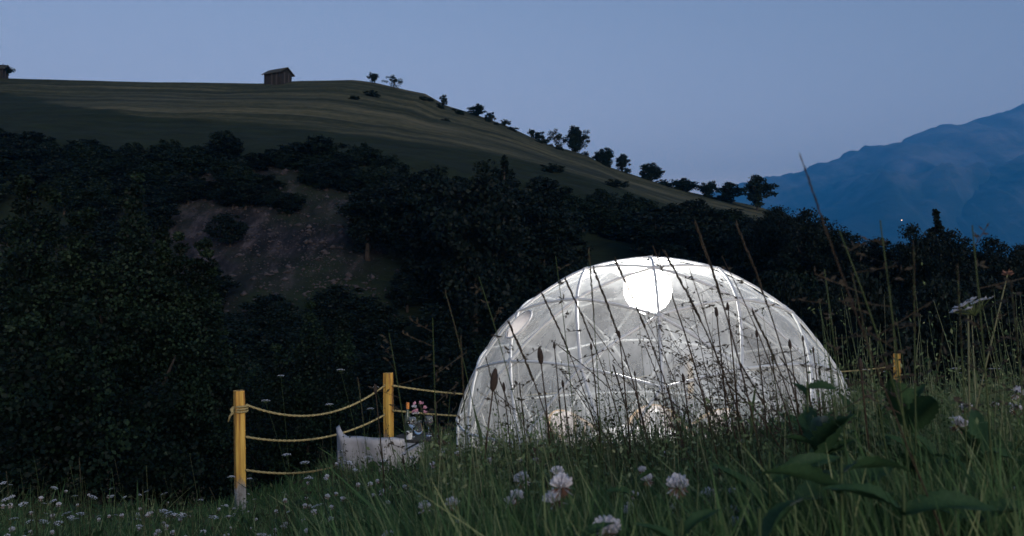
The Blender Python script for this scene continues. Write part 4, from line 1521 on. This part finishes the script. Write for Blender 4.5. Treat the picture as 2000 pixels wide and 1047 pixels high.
for i in range(40):
    px = rnd.uniform(-30, 900)
    Y = rnd.uniform(2.4, 6.5)
    cvy = float(np.interp(px, COVER[:, 0], COVER[:, 1]))
    tall_grass(px, cvy - rnd.uniform(-10, 75), Y, rnd.uniform(-0.05, 0.1), rnd.choice(('panicle', 'panicle', 'spike')), 'thin grass stalk with open seed head at the meadow edge before the dark trees', 'stalks at the meadow edge', 0.15, 1.2, M['stem_green'])


# ---- fine meadow stalks that nobody could count
def stalk_mesh(n, g, mode='mixed'):
    if mode == 'weeds':
        px = g.uniform(1600, 2080, n)
        y = g.uniform(0.9, 2.6, n)
    elif mode == 'near':
        px = g.uniform(820, 2060, n)
        y = g.uniform(0.8, 2.6, n)
    else:
        px = np.where(g.random(n) < 0.62, g.normal(1290, 210, n), g.uniform(-60, 2060, n))
        y = g.uniform(1.0, 5.2, n)
    x = (px - 1000) / F * y
    ok = np.hypot(x - DOME[0], y - DOME[1]) > 2.1
    px, x, y = px[ok], x[ok], y[ok]
    n = len(x)
    z = ground(x, y)
    cv = np.interp(px, COVER[:, 0], COVER[:, 1])
    if mode == 'weeds':
        cv = g.triangular(520, 790, 830, n)
        cv = np.where((px > 1715) & (px < 1800), np.maximum(cv, 800), cv)
    elif mode == 'near':
        cv = cv + g.triangular(-70, 40, 190, n)
    else:
        cv = cv - g.gamma(1.4, 26, n) * np.where((px > 900) & (px < 1640), 1.25, np.where(px >= 1640, 1.2, 0.6)) + 25
    H = EYE - (cv - HOR) / F * y - z
    ok = (H > 0.08) & (H < 1.05)
    px, x, y, z, H = px[ok], x[ok], y[ok], z[ok], H[ok]
    n = len(x)
    lx = -g.normal(0.12, 0.12, n) * H
    ly = g.normal(0, 0.08, n) * H
    w = 0.0007 * g.uniform(0.7, 1.3, n) * (1 + 0.25 * y)
    P = []
    for f, wf in ((0, 1.0), (0.5, 0.8), (1.0, 0.35)):
        c_ = np.stack([x - lx * (1 - f) * 1.0 + 0 * f, y + ly * f, z + H * f], -1)
        c_[:, 0] += 0.10 * lx * math.sin(math.pi * f)
        for a in range(3):
            c2 = c_.copy()
            c2[:, 0] += w * wf * math.cos(a * 2.094); c2[:, 1] += w * wf * math.sin(a * 2.094)
            P.append(c2)
    V1 = np.stack(P, 1).reshape(-1, 3)
    T = []
    for k in range(2):
        for a in range(3):
            b2 = (a + 1) % 3
            T += [(k * 3 + a, k * 3 + b2, k * 3 + 3 + b2), (k * 3 + a, k * 3 + 3 + b2, k * 3 + 3 + a)]
    T = np.array(T)
    F1 = (np.arange(n)[:, None, None] * 9 + T[None]).reshape(-1, 3)
    c1 = np.repeat(np.clip(g.normal(0.5, 0.25, n), 0, 1), 9)
    # spikelets round the tips
    m_ = 7
    k = np.repeat(np.arange(n), m_)
    f = g.uniform(0.72, 1.0, len(k))
    base = np.stack([x[k] - lx[k] * (1 - f), y[k] + ly[k] * f, z[k] + H[k] * f], -1)
    sp_ = g.normal(size=(len(k), 3)) * (0.022 * (1.15 - f) / 0.3)[:, None] * (0.3 + 0.7 * (g.random(n) < 0.6)[k])[:, None]
    base += sp_
    d = g.normal(size=(len(k), 3)); d[:, 2] += 0.8; d /= np.linalg.norm(d, axis=1)[:, None]
    sd = np.cross(d, g.normal(size=(len(k), 3))); sd /= np.linalg.norm(sd, axis=1)[:, None]
    L = g.uniform(0.005, 0.010, len(k))[:, None] * (0.8 + 0.12 * y[k])[:, None]
    V2 = np.stack([base, base + d * L * 0.5 + sd * L * 0.22, base + d * L, base + d * L * 0.5 - sd * L * 0.22], 1).reshape(-1, 3)
    q = np.arange(len(k))[:, None] * 4 + len(V1)
    F2 = np.concatenate([q + np.array([[0, 1, 2]]), q + np.array([[0, 2, 3]])])
    c2 = np.repeat(np.clip(g.normal(0.35, 0.2, n), 0, 1)[k], 4)
    return np_mesh('meadow_stalks', np.concatenate([V1, V2]), np.concatenate([F1, F2]), 3, np.concatenate([c1, c2]))


M['stalks'] = foliage('mixed_meadow_stalks', (0.022, 0.022, 0.015), (0.05, 0.066, 0.03), (0.16, 0.17, 0.09), 0.2)
M['stalks_pale'] = foliage('pale_green_stalks', (0.05, 0.09, 0.04), (0.12, 0.165, 0.08), (0.32, 0.34, 0.2), 0.25)
tag(link('weed_stalks', stalk_mesh(330, rng, 'weeds'), None, [M['stalks_pale']]), 'tangle of thin pale stalks rising beside the weathered post', 'weeds', kind='stuff')
tag(link('foreground_stalks', stalk_mesh(4300, rng, 'near'), None, [M['stalks_pale']]), 'tangle of pale grass stems and small seed heads low before the dome', 'grass', kind='stuff')
tag(link('meadow_stalks', stalk_mesh(2600, rng), None, [M['stalks']]), 'thicket of thin meadow stalks and seed heads before the dome', 'grass', kind='stuff')


# ---- umbel flowers (flat white heads)
def umbel_meshes(seed, r_, n_):
    g = random.Random(seed)
    b = MB(); s = MB()
    for k in range(n_):
        a = k * 2.39996
        q = math.sqrt((k + 0.5) / n_)
        c_ = Vector((r_ * q * math.cos(a), r_ * q * math.sin(a), -0.25 * r_ * q * q + g.uniform(-0.05, 0.05) * r_))
        s.tube([(0, 0, -0.7 * r_), c_], 0.0006, 3, False)
        for j in range(6):
            aa = j * math.tau / 6 + g.uniform(0, 1)
            d = Vector((math.cos(aa), math.sin(aa), 0.35 + g.uniform(-0.2, 0.2))).normalized()
            b.kite(c_, d, d.cross(Vector((0, 0, 1))).normalized(), r_ * 0.27, r_ * 0.2)
    return b.mesh('flower_head'), s.mesh('rays')


UM = []
for sd in range(3):
    a, b_ = umbel_meshes(sd, 0.022, 16)
    a.materials.append(M['petal']); b_.materials.append(M['stem_green'])
    UM.append((a, b_))


def umbel(px, py, Y, dx_, label, group, scale=1.0, tilt=(0, 0), stem_r=0.0013, mt=None, name='umbel_flower'):
    h_, g_ = root(px, py, Y, dx_)
    o = empty(name, g_)
    pts = loc(stem_curve(g_, h_, 0.2, 6), o)
    b = MB(); b.tube(pts, [stem_r * (1 - 0.08 * k) for k in range(7)], 5); b.build('stem', mt or M['stem_green'], o, True)
    hd, ry = UM[rnd.randrange(3)]
    f = bpy.data.objects.new('flower_head', hd); col.objects.link(f); f.parent = o
    f.location = pts[-1] + Vector((0, 0, 0.012 * scale)); f.scale = (scale,) * 3; f.rotation_euler = (tilt[0], tilt[1], rnd.uniform(0, 6.28))
    s = bpy.data.objects.new('rays', ry); col.objects.link(s); s.parent = f
    tag(o, label, 'flower', group)
    return o


umbel(1890, 612, 0.86, 0.0, 'large flat white umbel tilted on a pale stalk above the weeds', None, 1.0, (R(0), R(-24)), 0.0016, M['stem_straw'])
for px, py, Y, s in ((550, 736, 4.6, 0.9), (666, 725, 4.4, 1.0), (520, 785, 4.6, 1.1), (645, 792, 4.8, 1.1), (725, 800, 4.5, 0.9), (562, 890, 4.6, 1.2), (598, 905, 4.6, 1.2), (720, 895, 4.0, 1.0), (455, 932, 6.0, 1.3), (490, 935, 6.2, 1.0), (605, 935, 4.5, 1.1), (735, 758, 4.2, 0.8)):
    umbel(px, py, Y, rnd.uniform(-0.1, 0.25), 'white umbel flower held up on a thin stem by the ropes of the corner post', 'umbels by the ropes', s)
n_um = 0
for _try in range(1500):
    if n_um >= 75: break
    px = rnd.uniform(-10, 930)
    cvy = float(np.interp(px, COVER[:, 0], COVER[:, 1]))
    py = rnd.triangular(cvy - 45, 1045, cvy)
    Y = rnd.uniform(3.6, 6.4) if py < cvy else max(1.3, (3.6 - 2.4 * (py - cvy) / 110) * rnd.uniform(0.85, 1.0))
    xx = (px - 1000) / F * Y
    hh = at(px, py, Y).z - gz(xx, Y)
    if hh < 0.1 or hh > 0.75 or mn.noise((xx * 1.3, Y * 1.3, 9.0)) < rnd.uniform(-0.35, 0.3): continue
    n_um += 1
    umbel(px, py, Y, rnd.uniform(-0.05, 0.05), 'small white umbel flower dotted in the grass between the hollow and the dome', 'small umbels in the grass', rnd.uniform(0.35, 0.8), (rnd.uniform(-0.4, 0.4), rnd.uniform(-0.4, 0.4)))
for i in range(34):
    px = rnd.uniform(1640, 2000); Y = rnd.uniform(2.2, 4.5)
    zg = gz((px - 1000) / F * Y, Y)
    py = rnd.uniform(715, 830)
    if at(px, py, Y).z < zg + 0.05: continue
    umbel(px, py, Y, rnd.uniform(-0.05, 0.05), 'small white flower cluster in the weeds past the weathered post', 'small flowers in the weeds', rnd.uniform(0.3, 0.6))


# ---- white clover
def petal(mb_, p_, d, sd, L, W):
    n_ = d.cross(sd)
    out_ = []
    for f, w in ((0.0, 0.25), (0.4, 0.8), (0.75, 1.0), (0.95, 0.7)):
        out_.append((f, w / 2))
    L_ = [p_ + d * L * f + sd * W * w - n_ * 0.10 * L * f * f for f, w in out_]
    R_ = [p_ + d * L * f - sd * W * w - n_ * 0.10 * L * f * f for f, w in out_]
    mb_.add(L_ + R_ + [p_ + d * L], [(0, 1, 5, 4), (1, 2, 6, 5), (2, 3, 7, 6), (3, 8, 7)])


def clover_meshes(seed, r_):
    g = random.Random(seed)
    up_ = MB(); dn = MB()
    for k in range(70):
        f = k / 69
        z = 1 - 1.75 * f
        a = k * 2.39996
        q = math.sqrt(max(0, 1 - z * z))
        d = Vector((q * math.cos(a), q * math.sin(a), z)).normalized()
        if z > 0.12:
            d2 = (d + Vector((0, 0, 0.55))).normalized()
            sd = d2.orthogonal().normalized()
            sd = Matrix.Rotation(g.uniform(0, 3), 3, d2) @ sd
            petal(up_, d * r_ * 0.3, d2, sd, r_ * g.uniform(0.7, 0.95), r_ * 0.34)
            petal(up_, d * r_ * 0.3, d2, d2.cross(sd), r_ * g.uniform(0.6, 0.8), r_ * 0.24)
        else:
            d2 = (d + Vector((0, 0, -0.5))).normalized()
            (up_ if g.random() < 0.25 else dn).kite(d * r_ * 0.15, d2, d2.orthogonal().normalized(), r_ * g.uniform(0.7, 1.0), r_ * 0.24)
    for k in range(16):
        a = g.uniform(0, 6.28)
        d = Vector((math.cos(a), math.sin(a), g.uniform(-0.3, 0.9))).normalized()
        dn.kite((0, 0, 0), d, d.orthogonal().normalized(), r_ * 0.55, r_ * 0.16)
    return up_.mesh('white_florets'), dn.mesh('faded_florets')


CL = []
for sd in range(4):
    a, b_ = clover_meshes(sd, 0.0105)
    a.materials.append(M['petal']); b_.materials.append(M['petal_brown'])
    CL.append((a, b_))
b = MB()
for k in range(3):
    a = k * math.tau / 3
    c_, s_ = math.cos(a), math.sin(a)
    L, W = 0.018, 0.0075
    pts = [(0, 0, 0), (0.4 * L, W, 0.003), (0.85 * L, W * 0.9, 0.004), (L * 0.95, 0, 0.002), (0.85 * L, -W * 0.9, 0.004), (0.4 * L, -W, 0.003)]
    b.add([(c_ * x - s_ * y, s_ * x + c_ * y, z) for x, y, z in pts], [(0, 1, 2, 3), (0, 3, 4, 5)])
CLEAF = b.mesh('leaf')
CLEAF.materials.append(M['clover_leaf'])


def clover(px, py, Y, label, group, scale=1.0, dx_=0.0, leaves=2):
    h_, g_ = root(px, py, Y, dx_)
    o = empty('white_clover', g_)
    pts = loc(stem_curve(g_, h_, 0.2, 6), o)
    b = MB(); b.tube(pts, 0.0010, 5); b.build('stem', M['stem_green'], o, True)
    a, b_ = CL[rnd.randrange(4)]
    hd = bpy.data.objects.new('white_florets', a); col.objects.link(hd); hd.parent = o
    hd.location = pts[-1]; hd.scale = (scale,) * 3; hd.rotation_euler = (rnd.uniform(-0.35, 0.35), rnd.uniform(-0.35, 0.35), rnd.uniform(0, 6.28))
    f2 = bpy.data.objects.new('faded_florets', b_); col.objects.link(f2); f2.parent = hd
    for k in range(leaves):
        lf = bpy.data.objects.new('leaf', CLEAF); col.objects.link(lf); lf.parent = o
        q = pts[rnd.randrange(1, 5)]
        a_ = rnd.uniform(0, 6.28)
        lf.location = q + Vector((math.cos(a_) * 0.004, math.sin(a_) * 0.004, 0)); lf.rotation_euler = (rnd.uniform(-0.5, 0.5), rnd.uniform(-0.5, 0.5), a_)
    tag(o, label, 'clover', group)


for px, py, sz, lab in ((1096, 950, 54, 'large double white clover head, upper blossom, below the dome'), (1085, 978, 50, 'large double white clover head, lower blossom, below the dome'),
                        (1322, 950, 52, 'round white clover with drooping brown lower florets below the dome'), (1185, 1035, 62, 'big white clover, lowest bloom below the large double head'),
                        (1437, 1030, 46, 'closed white clover bud with two petals by the broad leaves'), (1020, 938, 36, 'white clover beside the large double head'),
                        (1415, 1000, 18, 'small closed clover bud above the two-petalled bud'), (1868, 832, 40, 'white clover in the weeds below the pale slanting stalk'),
                        (1884, 800, 30, 'smaller white clover just above another in the weeds below the pale slanting stalk')):
    clover(px, py, 37.7 / sz * 0.95, lab, None)
for px, py, sz in ((1985, 770, 34), (1978, 800, 32), (1990, 915, 36), (1985, 965, 48), (1960, 830, 24), (1940, 795, 22), (1870, 885, 24), (1895, 985, 24)):
    clover(px, py, 37.7 / sz, 'white clover in the weeds past the pale slanting stalk', 'clovers in the weeds')
def grass_top_depth(px, py):
    """depth at which the grass tops show at this pixel, in the slope before the dome"""
    cvy = float(np.interp(px, COVER[:, 0], COVER[:, 1]))
    if px < 820:
        return 3.6 - 2.4 * (py - cvy) / 110 if py > cvy else rnd.uniform(3.6, 6.6)
    return 2.2 - 1.5 * (py - cvy) / 75 if py > cvy else rnd.uniform(2.2, 4.5)


n_cl = 0
for _try in range(2000):
    if n_cl >= 120: break
    px = rnd.uniform(-10, 1500) if rnd.random() < 0.62 else rnd.uniform(-10, 900)
    cvy = float(np.interp(px, COVER[:, 0], COVER[:, 1]))
    py = rnd.uniform(cvy - 8, 1050)
    Y = max(0.85, grass_top_depth(px, py) * rnd.uniform(0.85, 1.0))
    xx = (px - 1000) / F * Y
    if math.hypot(xx - DOME[0], Y - DOME[1]) < 2.3: continue
    hh = at(px, py, Y).z - gz(xx, Y)
    if hh < 0.05 or hh > 0.6 or mn.noise((xx * 1.6, Y * 1.6, 4.0)) < rnd.uniform(-0.35, 0.35): continue
    n_cl += 1
    clover(px, py, Y, 'small white clover blossom scattered in the near meadow grass', 'small clovers in the grass', rnd.uniform(0.4, 0.85) * (0.9 + 0.06 * Y), 0.0, 1)


# ---- broad-leaved weeds
def broad_leaf(L, W, serr=0.0, curl=0.15, n_=9):
    b = MB()
    vv = []
    for i in range(n_ + 1):
        f = i / n_
        w = W * (math.sin(math.pi * min(1, f * 0.93 + 0.07)) ** 0.75) * 0.5
        if serr and i % 2:
            w *= 1 - serr
        z = -curl * L * f * f
        for s in (-1, -0.5, 0, 0.5, 1):
            vv.append((s * w, L * f, z + 0.3 * abs(s) * w * 2 + 0.02 * math.sin(9 * f + 4 * s)))
    fcs = []
    for i in range(n_):
        for j in range(4):
            a = i * 5 + j
            fcs.append((a, a + 1, a + 6, a + 5))
    b.add(vv, fcs)
    return b.mesh('leaf', True)


LEAVES = [broad_leaf(1, 0.30, 0.10, 0.25, 15), broad_leaf(1, 0.6, 0.28, 0.15, 15), broad_leaf(1, 0.42, 0.16, 0.4, 15)]
for me_ in LEAVES:
    me_.materials.append(M['leaf_dock'])


def weed(px, py, Y, leaves, label, dx_=0.0, group=None):
    """leaves: list of (leaf kind, length, heading degrees seen from above, pitch, height fraction)"""
    h_, g_ = root(px, py, Y, dx_)
    o = empty('broadleaf_weed', g_)
    pts = loc(stem_curve(g_, h_, 0.2, 6), o)
    b = MB(); b.tube(pts, [0.0022 - 0.0002 * k for k in range(7)], 6); b.build('stem', M['stem_green'], o, True)
    for kd, L, hd, pt, f in leaves:
        i = min(int(f * 6), 5)
        q = pts[i].lerp(pts[i + 1], f * 6 - i)
        lf = bpy.data.objects.new('leaf', LEAVES[kd]); col.objects.link(lf); lf.parent = o
        lf.location = q; lf.scale = (L * 0.42, L * 0.46, L * 0.46); lf.rotation_euler = (R(pt + 28), R(rnd.uniform(-35, 35)), R(hd))
    tag(o, label, 'weed', group)


weed(1575, 745, 0.75, [(1, 0.055, -110, -20, 0.98), (1, 0.06, 150, -50, 0.9), (1, 0.05, 30, 10, 0.95), (1, 0.05, -60, -60, 0.7), (1, 0.055, 100, -10, 0.72)],
     'dark toothed leaves overlapping the lower side of the lit dome')
weed(1500, 880, 0.62, [(0, 0.13, -75, 5, 0.9), (0, 0.12, 60, 25, 0.8), (0, 0.14, -130, 10, 0.6), (2, 0.11, 170, 15, 0.7), (2, 0.1, -30, 20, 0.5)], 'broad dark dock leaves spread low below the toothed leaves')
weed(1640, 890, 0.52, [(2, 0.10, -80, -5, 0.95), (2, 0.11, 95, 10, 0.9), (0, 0.12, -150, 5, 0.7), (0, 0.12, 20, 0, 0.6)], 'dark blurred broad leaves in the middle of the weeds')
weed(1760, 930, 0.5, [(2, 0.11, -100, 0, 0.9), (2, 0.10, 75, 10, 0.9), (0, 0.13, 140, 0, 0.6), (0, 0.11, -30, 5, 0.7)], 'dark blurred broad leaves low in the weeds below the weathered post')
weed(1900, 960, 0.55, [(2, 0.10, -90, 5, 0.9), (2, 0.1, 60, 0, 0.9), (0, 0.11, 160, 5, 0.6)], 'dark blurred broad leaves under the clovers past the pale slanting stalk')
weed(1480, 990, 0.45, [(0, 0.12, -60, 10, 0.9), (0, 0.12, 110, 30, 0.7), (0, 0.1, 200, 15, 0.8)], 'long dark leaves beside the two-petalled clover bud')
weed(1240, 920, 0.7, [(2, 0.06, -70, 15, 0.95), (2, 0.06, 100, 10, 0.9), (1, 0.05, 20, 0, 0.6)], 'dark leaf cluster in the grass between two large clovers')
weed(1330, 1010, 0.5, [(2, 0.06, -70, 25, 0.95), (2, 0.07, 80, 25, 0.9)], 'dark round leaves under the clover with drooping florets')
weed(1130, 1000, 0.55, [(2, 0.06, -90, 30, 0.9), (2, 0.05, 60, 30, 0.8)], 'dark round leaves under the large double clover head')
for i in range(100):
    px = rnd.triangular(1420, 2030, 1600); Y = rnd.uniform(0.65, 2.0); py = rnd.uniform(790 + max(0, 1640 - px) * 0.4, 1010)
    if at(px, py, Y).z < gz((px - 1000) / F * Y, Y) + 0.06: continue
    weed(px, py, Y, [(rnd.choice((0, 1, 2, 2)), rnd.uniform(0.05, 0.15), rnd.uniform(0, 360), rnd.uniform(-35, 50), rnd.uniform(0.35, 1)) for k in range(14)],
         'leafy green weed in the thicket around the weathered post and the dome side', 0.0, 'weeds of the thicket')

# pale slanting stalk and its companions on the right
h_, g_ = root(1968, 535, 0.95, -0.10)
o = empty('pale_stalk', g_)
pts = loc(stem_curve(g_, h_, 0.5, 9), o)
b = MB(); b.tube(pts, [0.0017 - 0.0001 * k for k in range(10)], 6); b.build('stem', M['stem_straw'], o, True)
b = MB()
for k in range(26):
    d = Vector((rnd.gauss(0, 1), rnd.gauss(0, 1), rnd.uniform(-0.2, 1.2))).normalized()
    b.kite(pts[-1], d, d.orthogonal().normalized(), 0.007, 0.004)
b.build('seed_head', M['petal_brown'], o)
b = MB()
for k in range(14):
    d = Vector((rnd.gauss(0, 1), rnd.gauss(0, 1), rnd.uniform(0, 1))).normalized()
    b.kite(pts[6], d, d.orthogonal().normalized(), 0.006, 0.003)
b.build('node_bracts', M['stem_straw'], o)
tag(o, 'pale straight stalk slanting across the weeds, frayed at its tip', 'stalk')

# ------------------------------------------------------------------ air
b = MB()
b.box((3000, 6500, 1020), (34000, 17000, 2400))
m = bpy.data.materials.new('blue_evening_air')
m.use_nodes = True
t = m.node_tree
t.nodes.clear()
out = t.nodes.new('ShaderNodeOutputMaterial')
pv = t.nodes.new('ShaderNodeVolumePrincipled')
pv.inputs['Color'].default_value = (0.05, 0.47, 1.0, 1)
pv.inputs['Density'].default_value = 1.1e-4
pv.inputs['Anisotropy'].default_value = 0.2
t.links.new(pv.outputs[0], out.inputs['Volume'])
tag(b.build('haze', m), 'thin blue evening air over the valley', 'haze', kind='stuff')
